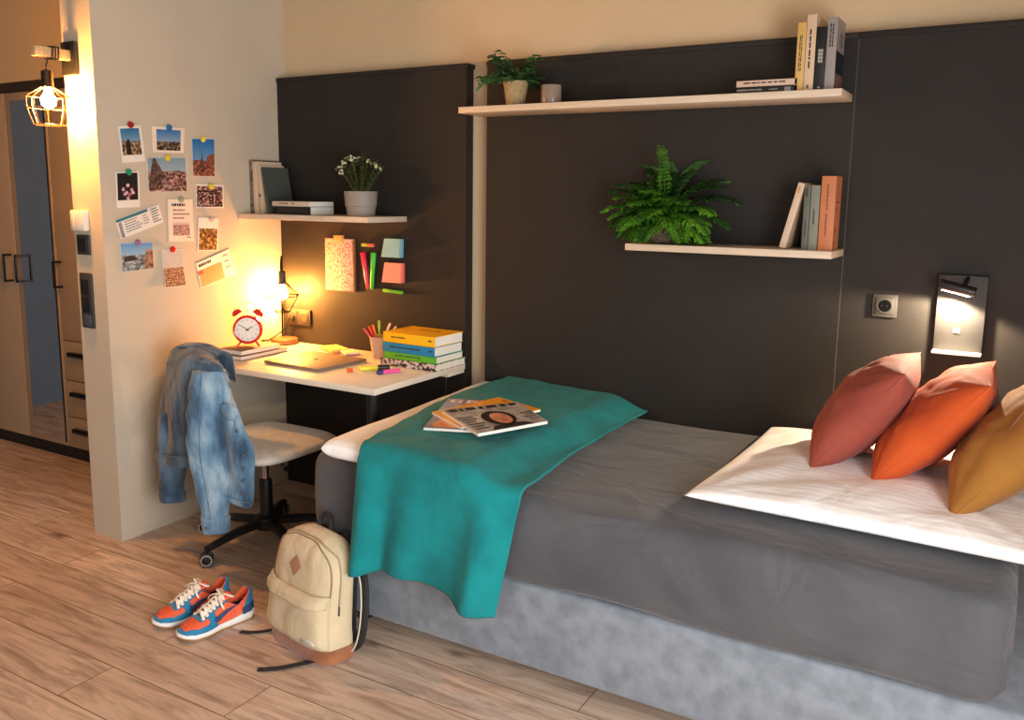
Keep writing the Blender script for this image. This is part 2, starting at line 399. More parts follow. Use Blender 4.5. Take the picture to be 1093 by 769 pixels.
mb = MB().bx(-1.276, -1.268, YF-0.005, YF-0.0005, 0.10, 1.96); bmesh.ops.transform(mb.bm, matrix=Matrix.Translation(WD.location).inverted(), verts=list(mb.bm.verts))
mb.build('mirror_edge', M_BLACKP, d2)
d3 = _par(MB().bx(-1.247, -0.78, YF, YF+0.018, 0.68, 1.995, 0.002), 'door', M_WARD, WD); handle(d3, -1.213, 0.965, 1.11)
for z0, z1 in ((0.08, 0.25), (0.255, 0.455), (0.46, 0.675)):
    d = _par(MB().bx(-1.247, -0.78, YF, YF+0.018, z0, z1, 0.002), 'drawer', M_WARD, WD)
    pz = z1-0.068
    pl = MB().bx(-1.18, -1.0, YF-0.028, YF, pz, pz+0.012, 0.003).bx(-1.18, -1.0, YF-0.028, YF-0.02, pz-0.012, pz+0.012, 0.003)
    bmesh.ops.transform(pl.bm, matrix=Matrix.Translation(WD.location).inverted(), verts=list(pl.bm.verts))
    pl.build('cup_pull', M_BLACK, d)

# ------------------------------------------------------------------ devices on the partition's end
cy = -1.021
def dev(name, x0, x1, z0, z1, th, m, label, cat):
    return thing(name, label, cat, ((x0+x1)/2, cy, (z0+z1)/2))
t = dev('thermostat', 0, 0, 0, 0, 0, 0, 'small white thermostat box above the dark switches on the wall end', 'thermostat'); t.location = (-0.13, cy, 1.36)
_par(MB().bx(-0.176, -0.084, cy-0.026, cy, 1.318, 1.402, 0.006), 'housing', mat('white_plastic', (240, 232, 215), 0.4), t)
_par(MB().bx(-0.165, -0.15, cy-0.028, cy-0.024, 1.33, 1.39, 0.001), 'display', mat('cream_plastic', (225, 212, 190), 0.4), t)
t = thing('light_switch', 'square dark grey switch directly below the white thermostat', 'switch', (-0.125, cy, 1.26))
_par(MB().bx(-0.165, -0.085, cy-0.010, cy, 1.220, 1.302, 0.003), 'frame', M_DGREY, t)  # added fill light behind the camera, not a known window
_par(MB().bx(-0.152, -0.098, cy-0.014, cy-0.008, 1.233, 1.289, 0.003), 'rocker', M_BLACKP, t)
t = thing('switch_panel', 'long vertical dark grey triple switch plate low on the wall end', 'switch', (-0.125, cy, 1.03))
_par(MB().bx(-0.163, -0.085, cy-0.010, cy, 0.915, 1.145, 0.003), 'frame', M_DGREY, t)
for z in (1.085, 1.01): _par(MB().bx(-0.152, -0.097, cy-0.014, cy-0.008, z-0.03, z+0.034, 0.003), 'rocker', M_BLACKP, t)
_par(MB().bx(-0.150, -0.099, cy-0.013, cy-0.008, 0.925, 0.972, 0.003), 'socket_insert', mat('slate_plastic', (74, 80, 88), 0.3), t)

# ------------------------------------------------------------------ hallway pendant lamp on a wooden arm
def bulb_mesh(c, r, par, up=1):
    b = MB(); prof = [(0.012, 0.058), (0.013, 0.045), (0.020, 0.030), (0.0285, 0.012), (0.030, 0.0), (0.027, -0.013), (0.018, -0.024), (0.006, -0.0295)]
    k = r/0.030
    b.lathe([(a*k, c[2]+z*k*up) for a, z in prof], 24, Matrix.Translation((c[0], c[1], 0)))
    return _par(b, 'bulb', M_BULB, par, sharp=None)
t = thing('cage_wall_lamp', 'lit cage pendant lamp hanging from a wooden arm on the wall end', 'lamp', (-0.125, cy, 2.0))
_par(MB().bx(-0.172, -0.086, cy-0.020, cy, 1.935, 2.062, 0.004), 'wall_mount', M_BLACK, t)
_par(MB().bx(-0.140, -0.106, cy-0.165, cy-0.020, 1.988, 2.026, 0.003), 'arm', wood_mat('beech', (226, 188, 138), (206, 164, 112)), t)
cx_, cyy, ztop = -0.117, cy-0.118, 1.985
c = MB()
for k in range(3):
    yy = cyy+0.012+k*0.012; a = 0.022
    pts = [(cx_+x, yy+0.010*(i/8), 2.007+z) for i, (x, z) in enumerate([(-a, -a), (0, -a-.001), (a, -a), (a+.001, 0), (a, a), (0, a+.001), (-a, a), (-a-.001, 0)])]
    c.tube(pts, 0.0035, 6, closed=True)
c.tube([(cx_, cyy+0.01, 1.986), (cx_, cyy, 1.96), (cx_, cyy, 1.93)], 0.003, 6)
_par(c, 'cable', M_BLACK, t)
_par(MB().lathe([(0.006, 1.942), (0.021, 1.936), (0.022, 1.875), (0.017, 1.872)], 24, Matrix.Translation((cx_, cyy, 0))), 'lamp_holder', mat('bronze_metal', (70, 52, 38), 0.35, 0.8), t)
bulb_mesh((cx_, cyy, 1.822), 0.028, t)
def cage(b, cx, cy0, levels, nv, r=0.0016, phase=0.3, rings=None):
    """levels = [(radius, z)...]; nv vertical wires"""
    for k in range(nv):
        a = phase + 2*pi*k/nv
        b.tube([(cx+q*cos(a), cy0+q*sin(a), z) for q, z in levels], r, 6)
    for q, z in (rings if rings is not None else levels):
        b.tube([(cx+q*cos(phase+2*pi*i/nv), cy0+q*sin(phase+2*pi*i/nv), z) for i in range(nv)], r, 6, closed=True)
b = MB(); cage(b, cx_, cyy, [(0.022, 1.876), (0.076, 1.840), (0.077, 1.796), (0.056, 1.732)], 8, 0.0017)
_par(b, 'cage', mat('copper_wire', (196, 134, 88), 0.3, 0.9), t)
JK= {'back': [[(0.232, -0.9, 0.835), (0.298, -0.915, 0.859), (0.371, -0.92, 0.867), (0.425, -0.91, 0.86), (0.487, -0.9, 0.838)], [(0.237, -0.93, 0.789), (0.358, -0.975, 0.825), (0.459, -0.99, 0.838), (0.539, -0.99, 0.839), (0.586, -0.96, 0.817)], [(0.222, -0.94, 0.727), (0.361, -0.99, 0.752), (0.456, -1.0, 0.772), (0.537, -1.0, 0.782), (0.594, -0.96, 0.774)], [(0.19, -0.94, 0.612), (0.336, -0.995, 0.635), (0.433, -1.0, 0.665), (0.503, -0.995, 0.673), (0.566, -0.95, 0.665)], [(0.154, -0.93, 0.473), (0.296, -0.985, 0.496), (0.383, -0.995, 0.519), (0.43, -0.97, 0.521), (0.529, -0.93, 0.511)], [(0.149, -0.93, 0.403), (0.291, -0.985, 0.424), (0.366, -0.99, 0.434), (0.407, -0.965, 0.431), (0.508, -0.93, 0.431)], [(0.151, -0.93, 0.358), (0.281, -0.98, 0.382), (0.356, -0.985, 0.388), (0.393, -0.96, 0.384), (0.494, -0.93, 0.378)]], 'front': [[(0.524, -0.95, 0.846), (0.575, -0.95, 0.822), (0.579, -0.91, 0.764)], [(0.564, -0.97, 0.769), (0.61, -0.965, 0.77), (0.603, -0.925, 0.71)], [(0.574, -0.97, 0.677), (0.636, -0.97, 0.678), (0.647, -0.935, 0.639)], [(0.584, -0.97, 0.586), (0.662, -0.975, 0.591), (0.695, -0.945, 0.574)], [(0.589, -0.97, 0.493), (0.689, -0.98, 0.508), (0.737, -0.95, 0.508)], [(0.593, -0.97, 0.38), (0.683, -0.98, 0.391), (0.732, -0.955, 0.389)], [(0.595, -0.97, 0.315), (0.673, -0.975, 0.309), (0.723, -0.955, 0.301)], [(0.594, -0.97, 0.292), (0.672, -0.975, 0.286), (0.716, -0.955, 0.277)]], 'collar': [[(0.319, -0.9, 0.859), (0.376, -0.9, 0.876), (0.456, -0.9, 0.854), (0.518, -0.9, 0.807), (0.558, -0.9, 0.767)], [(0.349, -0.93, 0.855), (0.394, -0.93, 0.863), (0.469, -0.93, 0.841), (0.542, -0.94, 0.805), (0.586, -0.94, 0.759)], [(0.39, -0.95, 0.847), (0.44, -0.96, 0.854), (0.52, -0.97, 0.834), (0.586, -0.97, 0.793), (0.627, -0.95, 0.74)]], 'sleeve': [(0.541, -0.985, 0.802, 0.061), (0.55, -1.0, 0.747, 0.065), (0.553, -1.01, 0.683, 0.067), (0.553, -1.015, 0.591, 0.069), (0.552, -1.015, 0.498, 0.073), (0.562, -1.015, 0.405, 0.067), (0.567, -1.01, 0.318, 0.059), (0.576, -1.01, 0.243, 0.052), (0.579, -1.01, 0.167, 0.047)], 'sleeve2': [(0.262, -0.93, 0.588, 0.056), (0.245, -0.935, 0.428, 0.056), (0.244, -0.94, 0.328, 0.052), (0.239, -0.94, 0.258, 0.05), (0.241, -0.94, 0.206, 0.048)], 'flap': [[(0.607, -0.985, 0.678), (0.653, -0.985, 0.687), (0.67, -0.96, 0.663)], [(0.616, -0.99, 0.647), (0.666, -0.99, 0.624), (0.69, -0.965, 0.641)]], 'btn': [(0.697, -0.965, 0.583), (0.717, -0.967, 0.538), (0.733, -0.97, 0.494), (0.73, -0.97, 0.441), (0.728, -0.97, 0.393), (0.72, -0.97, 0.339)]}

# ------------------------------------------------------------------ desk
t = thing('desk', 'white desk top on a black round leg against the dark panel', 'desk', (0.55, -0.35, 0))
_par(MB().bx(0.001, 1.104, -0.676, -0.041, 0.715, 0.74, 0.0015), 'desk_top', M_WHITE, t)
_par(MB().cyl((1.035, -0.60, 0.0), (1.035, -0.60, 0.715), 0.024), 'leg', M_BLACK, t)
_par(MB().bx(0.98, 1.10, -0.17, -0.041, 0.698, 0.715, 0.003), 'wall_bracket', M_WHITE, t)
_par(MB().bx(0.002, 0.03, -0.62, -0.05, 0.698, 0.715, 0.002), 'side_bracket', M_BLACK, t)

# shelves
def shelf(name, x0, x1, y0, y1, z, th, label):
    o = MB().bx(x0, x1, y0, y1, z-th, z, 0.001).build(name, M_SHELF, None, loc=((x0+x1)/2, y1, z-th)); return tag(o, label, 'shelf')
shelf('wall_shelf', 0.001, 0.785, -0.317, -0.041, 1.383, 0.024, 'pale wooden wall shelf above the desk')
shelf('wall_shelf', 1.942, 2.661, -0.259, -0.041, 1.3135, 0.024, 'short pale wooden shelf carrying the fern above the bed')
shelf('wall_shelf', 1.197, 2.654, -0.241, -0.045, 1.829, 0.024, 'long pale wooden shelf high on the panel above the bed')

# ------------------------------------------------------------------ books
_bm = {}
def bmat(col, **k):
    key = (col, tuple(sorted(k.items())))
    if key not in _bm: _bm[key] = mat('book_cover_%02x%02x%02x' % col, col, k.get('rough', 0.5), namt=0.08, nscale=12)
    return _bm[key]
def scribble(b, O, U, V, Nn, w, h, rows=3, seed=0, gap=0.45, th=0.0004, fill=0.85):
    """rows of short dashes like unreadable small print; O corner, U along, V across, Nn outward"""
    rnd = random.Random(seed); O, U, V, Nn = Vector(O), Vector(U), Vector(V), Vector(Nn)
    rh = h/rows
    for r in range(rows):
        x = 0
        while x < w*fill:
            l = min(w*rnd.uniform(0.05, 0.16), w-x); 
            a = O + U*x + V*(r*rh); q = [a, a+U*l, a+U*l+V*(rh*(1-gap)), a+V*(rh*(1-gap))]
            b.rings([[v for v in q], [v+Nn*th for v in q]])
            x += l + w*rnd.uniform(0.015, 0.04)
def book(label, T, H, D, cover, loc, rot=(0, 0, 0), title=None, group=None, hard=False, tcol=None, page=None, extra=None, name='book'):
    """local frame: x = thickness, y = depth (spine at -y), z = height, origin at the bottom spine corner centre"""
    t = thing(name, label, 'book', loc, rot, group)
    e = 0.003 if hard else 0.0; ct = 0.0022 if hard else 0.0008
    b = MB()
    b.bx(-T/2, -T/2+ct, 0, D, 0, H, 0); b.bx(T/2-ct, T/2, 0, D, 0, H, 0); b.bx(-T/2, T/2, -0.001, ct, 0, H, 0.0003)
    b.build('cover', bmat(cover) if isinstance(cover, tuple) else cover, t)
    MB().bx(-T/2+ct, T/2-ct, ct, D-e, e, H-e, 0).build('pages', page or M_PAPER, t)
    if title:
        s = MB()
        for (f0, f1, wfrac, rows, sd) in title:      # along the height, fraction of thickness
            scribble(s, (-T*wfrac/2, -0.001, H*f0), (0, 0, 1), (1, 0, 0), (0, -1, 0), H*(f1-f0), T*wfrac, rows, sd)
        s.build('spine_lettering', tcol or M_INK, t)
    if extra: extra(t, T, H, D)
    return t
FLAT = (0, R_(90), 0)    # lying: height along +x, thickness up
# (a lying book: z->x, x->-z ; spine stays at -y)
zs = 1.829
def photo_cover(t, T, H, D):
    MB().bx(T/2, T/2+0.0004, D*0.0, D, H*0.24, H*0.55).build('cover_picture', bmat((28, 34, 36)), t)
    MB().bx(T/2, T/2+0.0004, D*0.0, D*0.97, H*0.0, H*0.235).build('cover_picture', mat('brown_print', (86, 62, 52), 0.5, col2=(140, 105, 90), nscale=25), t)
    s = MB()
    for k in range(3): scribble(s, (T/2, D*(0.42+k*.14), H*0.62), (0, 0, 1), (0, 1, 0), (1, 0, 0), H*0.22, D*0.08, 1, k)
    s.build('cover_lettering', M_INK, t)
def label_box(t, T, H, D):
    s = MB()
    for k in range(4):
        for j in range(2): s.bx(-T*.22+j*T*.24, -T*.02+j*T*.24, -0.002, -0.001, H*(.44+k*.055), H*(.44+k*.055)+H*.045)
    s.bx(-T*.12, T*.12, -0.002, -0.001, H*.04, H*.065)
    s.build('spine_label', bmat((170, 165, 155)), t)
g = 'books standing on the high shelf'
book('yellow paperback standing first in the row on the high shelf', 0.027, 0.218, 0.14, (214, 172, 96), (2.511, -0.2, zs), title=[(.3, .85, .4, 2, 1)], group=g)
book('cream hardback standing between the yellow paperback and the black book', 0.030, 0.240, 0.15, (214, 184, 150), (2.541, -0.2, zs), title=[(.3, .9, .3, 1, 2), (.04, .09, .4, 1, 3)], group=g, hard=True)
book('black book with a pale label on its spine on the high shelf', 0.032, 0.200, 0.14, (12, 11, 11), (2.5735, -0.2, zs), group=g, extra=label_box)
book('grey book standing last on the high shelf with a dark picture on its cover', 0.030, 0.226, 0.13, (148, 140, 134), (2.606, -0.2, zs), title=[(.6, .95, .5, 2, 5)], group=g, extra=photo_cover)
book('pink-beige book lying on top of the black one on the high shelf', 0.020, 0.200, 0.14, (214, 184, 162), (2.305, -0.2, zs+0.034), FLAT, title=[(.12, .9, .4, 1, 6)], group='books lying on the high shelf')
def bl(t, T, H, D):
    MB().bx(-T*.3, T*.3, -0.002, -0.001, H*.8, H*.9).build('spine_label', bmat((160, 150, 150)), t)
book('black paperback lying flat directly on the high shelf', 0.022, 0.202, 0.14, (20, 18, 18), (2.304, -0.2, zs+0.0112), FLAT, title=[(.02, .45, .4, 1, 7), (.55, .72, .3, 1, 8)], tcol=bmat((170, 165, 155)), group='books lying on the high shelf', extra=bl)
zl = 1.3135
g = 'books on the short shelf above the bed'
book('thin cream book leaning left against the grey books on the short shelf', 0.022, 0.222, 0.16, (214, 186, 158), (2.490, -0.2, zl+0.004), (0, R_(13.5), 0), title=[(.85, .95, .6, 1, 9)], group=g, tcol=bmat((190, 140, 80)))
book('thin dark grey book standing beside the leaning cream book', 0.020, 0.213, 0.15, (96, 98, 88), (2.562, -0.2, zl), title=[(.82, .95, .5, 1, 10), (.2, .5, .3, 1, 11)], group=g)
book('sage grey book standing between the dark grey and the orange book', 0.028, 0.213, 0.15, (128, 130, 114), (2.588, -0.2, zl), title=[(.4, .68, .3, 1, 12)], group=g)
def knots(t, T, H, D):
    s = MB(); s.bx(T/2, T/2+.0004, D*.05, D*.7, H*.64, H*.655)
    for y, z in ((.35, .55), (.3, .28), (.2, .1)): s.cyl((T/2, D*y, H*z), (T/2+.0005, D*y, H*z), .006, n=10)
    s.build('cover_marks', bmat((96, 44, 26)), t)
book('tall thick orange-brown book at the right end of the short shelf', 0.046, 0.243, 0.10, (196, 120, 76), (2.628, -0.2, zl), title=[(.55, .9, .2, 1, 13), (.2, .5, .2, 1, 14)], group=g, tcol=bmat((120, 66, 44)), extra=knots)
# desk shelf
zd = 1.383; g = 'books on the shelf above the desk'
pm = mat('patterned_print', (60, 48, 42), 0.5, col2=(150, 130, 110), nscale=40)
book('dark patterned book standing against the left wall on the desk shelf', 0.022, 0.250, 0.17, pm, (0.012, -0.235, zd+.001), (0, 0, R_(0)), group=g)
book('tall cream book second from the wall on the desk shelf', 0.030, 0.243, 0.16, (216, 190, 160), (0.042, -0.235, zd), (0, R_(-1.5), 0), group=g)
book('white and brown book leaning beside the tall cream book', 0.026, 0.225, 0.15, (206, 182, 154), (0.078, -0.235, zd+.001), (0, R_(-4), 0), title=[(.35, .42, .9, 1, 15)], group=g, tcol=bmat((60, 40, 30)))
book('dark green hardback leaning against the standing books on the desk shelf', 0.014, 0.218, 0.16, (74, 80, 72), (0.124, -0.235, zd+.002), (0, R_(-11), R_(0)), group=g, hard=True)
book('cream paperback lying on top of the small pile on the desk shelf', 0.022, 0.24, 0.155, (212, 190, 166), (0.175, -0.265, zd+0.049), (0, R_(90), R_(-3)), title=[(.2, .45, .4, 1, 16), (.55, .6, .5, 1, 17)], group=g)
book('black paperback at the bottom of the small pile on the desk shelf', 0.036, 0.225, 0.145, (24, 22, 22), (0.190, -0.255, zd+0.0185), (0, R_(90), R_(-3)), group=g)

# pile of study books on the desk: spines face the chair
def pile(label, T, H, D, cover, x, y, z, rz, title, tcol=None, group='stacked study books on the desk', extra=None):
    return book(label, T, H, D, cover, (x, y, z+T/2), (0, R_(90), rz), title=title, tcol=tcol, group=group, hard=True, extra=extra)
pz_ = 0.7405
mg = mat('photo_collage_cover', (40, 34, 34), 0.4, col2=(214, 196, 190), nscale=55, lo=0.45, hi=0.55)
pile('black and white photo-print book at the bottom of the study pile', 0.031, 0.300, 0.222, mg, 0.808, -0.268, pz_, R_(-1), None)
pile('green textbook third down in the study pile', 0.030, 0.282, 0.200, (96, 178, 40), 0.824, -0.262, pz_+.0315, R_(-1), [(.22, .8, .3, 1, 21)])
pile('blue textbook below the yellow one in the study pile', 0.041, 0.285, 0.202, (22, 128, 178), 0.817, -0.264, pz_+.062, R_(-2), [(.14, .75, .25, 1, 22), (.9, .96, .3, 1, 23)])
def ttop(t, T, H, D):
    s = MB(); scribble(s, (-T/2, D*.62, H*.38), (0, 0, 1), (0, 1, 0), (-1, 0, 0), H*.4, D*.1, 1, 5); s.build('cover_lettering', M_INK, t)
pile('thick yellow textbook on top of the study pile', 0.044, 0.282, 0.205, (246, 190, 10), 0.820, -0.262, pz_+.1035, R_(-2), [(.16, .48, .25, 1, 24), (.88, .95, .3, 1, 25)], extra=ttop)

# two notebooks under the clock
def nb(label, x, y, z, L_, W, T, rz):
    t = thing('notebook', label, 'notebook', (x, y, z), (0, 0, rz), 'notebooks under the clock')
    MB().bx(0, W, 0, L_, 0, 0.0022, 0.0008).bx(0, W, 0, L_, T-0.0022, T, 0.0008).bx(0, 0.003, 0, L_, 0.001, T-0.001).build('cover', mat('notebook_cover', (128, 92, 62), 0.6), t)
    MB().bx(0.002, W-0.004, 0.003, L_-0.004, 0.0022, T-0.0022).build('pages', M_PAPER, t)
    return t
nb('lower black-edged notebook lying directly on the desk under the clock', 0.108, -0.562, 0.7402, 0.30, 0.146, 0.020, R_(2))
nb('upper brown notebook directly under the red alarm clock', 0.100, -0.545, 0.7604, 0.24, 0.143, 0.022, R_(0))

# ------------------------------------------------------------------ alarm clock
ca = R_(38)      # facing the camera side
t = thing('alarm_clock', 'red twin-bell alarm clock standing on two notebooks', 'clock', (0.168, -0.432, 0.7826), (0, 0, ca))
M_RED = mat('red_enamel', (206, 28, 30), 0.25, namt=0.05, coat=0.5)
RX = Matrix.Rotation(R_(90), 4, 'X')     # lathe axis z -> -y
cz = 0.072
b = MB().lathe([(0.045, -0.024), (0.058, -0.020), (0.061, 0.0), (0.060, 0.018), (0.054, 0.022), (0.050, 0.0205), (0.049, 0.016)], 48, Matrix.Translation((0, 0, cz)) @ RX)
b.build('case', M_RED, t)
f = MB().cyl((0, 0, cz), (0, -0.0170, cz), 0.0495, n=48).build('dial', mat('dial_white', (240, 236, 226), 0.5, namt=0.03), t)
s = MB()
for k in range(12):
    a = k*pi/6; s.box((0.040*sin(a), -0.0172, cz+0.040*cos(a)), (0.0025, 0.0008, 0.0045) , None)
s.build('dial_marks', M_INK, f)
def hand(a, l, w):
    q = MB(); dx, dz = sin(a), cos(a)
    q.tube([(-dx*.008, -0.0185, cz-dz*.008), (dx*l, -0.0185, cz+dz*l)], [w, w*.6], 6); return q
hand(R_(58), 0.026, 0.0022).build('hour_hand', M_BLACK, t); hand(R_(-58), 0.038, 0.0017).build('minute_hand', M_BLACK, t)
MB().cyl((0, -0.017, cz), (0, -0.020, cz), 0.003).build('hand_hub', M_BLACK, t)
for sx in (-1, 1):
    Mx = Matrix.Translation((sx*0.040, 0, cz+0.062)) @ Matrix.Rotation(sx*R_(32), 4, 'Y')
    MB().lathe([(0.001, 0.022), (0.012, 0.020), (0.020, 0.012), (0.023, 0.0), (0.021, 0.0)], 24, Mx).build('bell', M_RED, t)
    MB().tube([(sx*0.028, 0, cz+0.045), (sx*0.040, 0, cz+0.065)], 0.003, 8).build('bell_post', M_STEEL, t)
    MB().tube([(sx*0.030, 0, 0.020), (sx*0.046, -0.006, 0.0)], [0.005, 0.004], 8).build('foot', M_RED, t)
    MB().tube([(sx*0.048, 0, cz+0.078), (sx*0.055, 0, cz+0.090)], 0.003, 8).build('bell_knob', M_STEEL, t)
MB().tube(smooth_curve([(-0.034, 0, cz+0.082), (-0.033, 0, cz+0.100), (-0.018, 0, cz+0.108), (0.018, 0, cz+0.108), (0.033, 0, cz+0.100), (0.034, 0, cz+0.082)], 5), 0.0016, 6).build('handle', M_STEEL, t)
MB().tube([(0, 0, cz+0.058), (0, 0, cz+0.078)], 0.0018, 6).ball((0, 0, cz+0.080), 0.005).build('hammer', M_STEEL, t)

t.scale = (1.1, 1.1, 1.1)
# ------------------------------------------------------------------ desk lamp
lx, ly = 0.086, -0.128
t = thing('cage_table_lamp', 'lit table lamp with a wire cage and round wooden base on the desk', 'lamp', (lx-0.008, ly+0.012, 0.7402))
M_BRONZE = mat('dark_bronze', (44, 32, 24), 0.35, 0.8)
_par(MB().lathe([(0.058, 0.7402), (0.065, 0.743), (0.066, 0.764), (0.062, 0.768), (0.012, 0.769)], 40, Matrix.Translation((lx-0.012, ly+0.016, 0))), 'base', wood_mat('walnut_base', (120, 78, 44), (96, 60, 34)), t)
_par(MB().tube(smooth_curve([(lx-0.050, ly+0.044, 0.760), (lx-0.050, ly+0.044, 1.03), (lx-0.046, ly+0.040, 1.13), (lx-0.03, ly+0.03, 1.17), (lx-0.006, ly+0.006, 1.165), (lx, ly, 1.13), (lx, ly, 1.10)], 6), 0.0045, 10).bx(lx-0.056, lx-0.02, ly+0.02, ly+0.05, 0.760, 0.766, 0.001), 'pole', mat('black_pole', (5, 4, 3), 0.9, spec=0.05), t)
_par(MB().lathe([(0.006, 1.108), (0.017, 1.100), (0.018, 1.048), (0.021, 1.046), (0.021, 1.040), (0.016, 1.038)], 24, Matrix.Translation((lx, ly, 0))), 'lamp_holder', M_BLACK, t)
bulb_mesh((lx, ly, 0.990), 0.026, t)
b = MB(); cage(b, lx, ly, [(0.020, 1.046), (0.086, 0.982), (0.036, 0.902)], 6, 0.0024, 0.2)
_par(b, 'cage', mat('black_wire', (3, 2, 2), 1.0, spec=0.0), t)
cab = smooth_curve([(lx-0.03, ly-0.035, 0.7445), (lx-0.06, ly-0.075, 0.7445), (lx-0.075, ly-0.03, 0.750), (lx-0.04, ly-0.07, 0.756), (lx-0.07, ly-0.08, 0.762), (lx-0.078, ly-0.02, 0.757), (lx-0.035, ly-0.055, 0.770), (lx-0.02, ly-0.02, 0.79), (lx-0.01, ly+0.03, 0.82), (0.070, -0.075, 0.856), (0.078, -0.062, 0.864)], 8)
_par(MB().tube(cab, 0.0026, 8), 'cable', mat('brown_cable', (16, 9, 6), 0.9, spec=.05), t)
_par(MB().box((lx-0.066, ly-0.078, 0.7525), (0.05, 0.018, 0.016), None, 0.004), 'inline_switch', M_BRONZE, t)
_par(MB().cyl((0.078, -0.050, 0.866), (0.078, -0.068, 0.866), 0.017, 0.013), 'plug', M_BLACKP, t)

# double socket behind the lamp
def socket(label, x0, x1, z0, z1, n, m, y=-0.04):
    t = thing('wall_socket', label, 'socket', ((x0+x1)/2, y, (z0+z1)/2))
    _par(MB().bx(x0, x1, y-0.010, y, z0, z1, 0.003), 'frame', m, t)
    w = (x1-x0)/n; zc = (z0+z1)/2
    for k in range(n):
        xc = x0+w*(k+.5); hw = min(w, z1-z0)*0.36
        i = MB().bx(xc-hw, xc+hw, y-0.013, y-0.008, zc-hw, zc+hw, 0.003)
        RXk = Matrix.Translation((xc, y-0.013, zc)) @ RX
        i.lathe([(hw*.86, 0.0), (hw*.86, 0.0015), (hw*.76, 0.0015), (hw*.74, -0.003)], 32, RXk, cap0=False, cap1=False)
        _par(i, 'insert', m, t)
        _par(MB().cyl((xc, y-0.0125, zc), (xc, y-0.0132, zc), hw*.72), 'well', mat('socket_well', (50, 44, 38), 0.6) if n == 2 else mat('socket_well_painted_shade', (5, 5, 6), 0.9, spec=.1), t)  # flush disc; single socket's recess shade is painted as near-black colour
        _par(MB().cyl((xc-hw*.3, y-0.013, zc), (xc-hw*.3, y-0.0136, zc), .0025).cyl((xc+hw*.3, y-0.013, zc), (xc+hw*.3, y-0.0136, zc), .0025), 'contact_holes', M_BLACK, t)
    return t
socket('grey double power socket behind the table lamp with a black plug', 0.040, 0.190, 0.828, 0.908, 2, mat('taupe_plastic', (46, 38, 30), 0.7))
socket('single grey power socket on the dark panel left of the reading lamp', 2.768, 2.846, 1.088, 1.166, 1, mat('grey_switch_plastic', (60, 57, 52), 0.7))

# ------------------------------------------------------------------ laptop
t = thing('laptop', 'closed silver laptop lying on the desk', 'laptop', (0.55, -0.40, 0.7402), (0, 0, R_(-3)))
M_ALU = mat('silver_aluminium', (150, 134, 118), 0.55, 0.3, namt=0.03)
MB().bx(-0.165, 0.165, -0.150, 0.150, 0.002, 0.009, 0.003).build('body', M_ALU, t)
MB().bx(-0.165, 0.165, -0.150, 0.150, 0.0098, 0.0155, 0.0025).build('lid', M_ALU, t)
MB().bx(-0.16, 0.16, -0.145, 0.145, 0.0088, 0.0099).build('gap', M_BLACKP, t)
a = MB()           # the fruit mark on the lid
a.lathe([(0.001, 0.0158), (0.011, 0.0158), (0.011, 0.0155)], 24, Matrix.Diagonal((1, 1.12, 1, 1)))
a.box((0.001, 0.0165, 0.0156), (0.003, 0.009, 0.0004), Matrix.Rotation(R_(0), 4, 'Z'))
a.build('lid_emblem', mat('dark_mirror_metal', (120, 104, 88), 0.15, 1.0), t)

# ------------------------------------------------------------------ highlighters and pens lying on the desk
def pen(label, name, p0, p1, r, col, capcol, capfrac=0.3, tip=None, group=None, cat='pen'):
    p0, p1 = Vector(p0), Vector(p1); t = thing(name, label, cat, p0, (0, 0, 0), group); d = (p1-p0); n = d.normalized(); Ln = d.length
    MB().tube([n*0, n*0.002, n*(Ln*(1-capfrac))], [r*.8, r, r], 14).build('barrel', col, t)
    MB().tube([n*(Ln*(1-capfrac)), n*(Ln-.004), n*Ln], [r*1.12, r*1.12, r*.8], 14).build('cap', capcol, t)
    if tip: MB().tube([n*(-.010), n*0.0], [r*.5, r*.7], 12).build('tip', tip, t)
    return t
def plas(c, r=0.35): return mat('plastic_%02x%02x%02x' % c, c, r, namt=0.05)
pen('neon yellow highlighter with a black cap lying on the desk', 'highlighter', (0.826, -0.433, 0.751), (0.915, -0.340, 0.751), 0.0105, plas((232, 232, 60)), plas((24, 40, 34)), 0.40, None, 'loose pens on the desk', 'highlighter')
pen('short orange highlighter lying at the tip of the yellow one on the desk', 'highlighter', (0.815, -0.462, 0.748), (0.795, -0.480, 0.748), 0.008, plas((230, 96, 40)), plas((240, 110, 50)), 0.4, None, 'loose pens on the desk', 'highlighter')
pen('pink highlighter with a dark blue cap lying at the front of the desk', 'highlighter', (0.987, -0.362, 0.7495), (0.935, -0.452, 0.7495), 0.009, plas((246, 90, 160)), plas((40, 44, 110)), 0.25, None, 'loose pens on the desk', 'highlighter')

# sticky note pads on the desk
def pad(label, x, y, z, w, d, h, rz, cols, group):
    t = thing('note_pad', label, 'note pad', (x, y, z), (0, 0, rz), group)
    k = len(cols)
    for i, c_ in enumerate(cols):
        o = MB().bx(-w/2+0.002*i, w/2+0.002*i, -d/2, d/2, h*i/k, h*(i+1)/k).build('sheets', c_, t)
    return t
pad('yellow and orange sticky note pad lying near the socket on the desk', 0.415, -0.130, 0.7402, 0.14, 0.085, 0.018, R_(-24), [plas((240, 150, 110), .8), plas((244, 214, 120), .8)], 'note pads on the desk')
pad('small cream note pad with a purple sheet lying beside the sticky notes', 0.525, -0.150, 0.7402, 0.10, 0.07, 0.014, R_(-30), [plas((176, 130, 170), .8), plas((240, 226, 180), .8)], 'note pads on the desk')

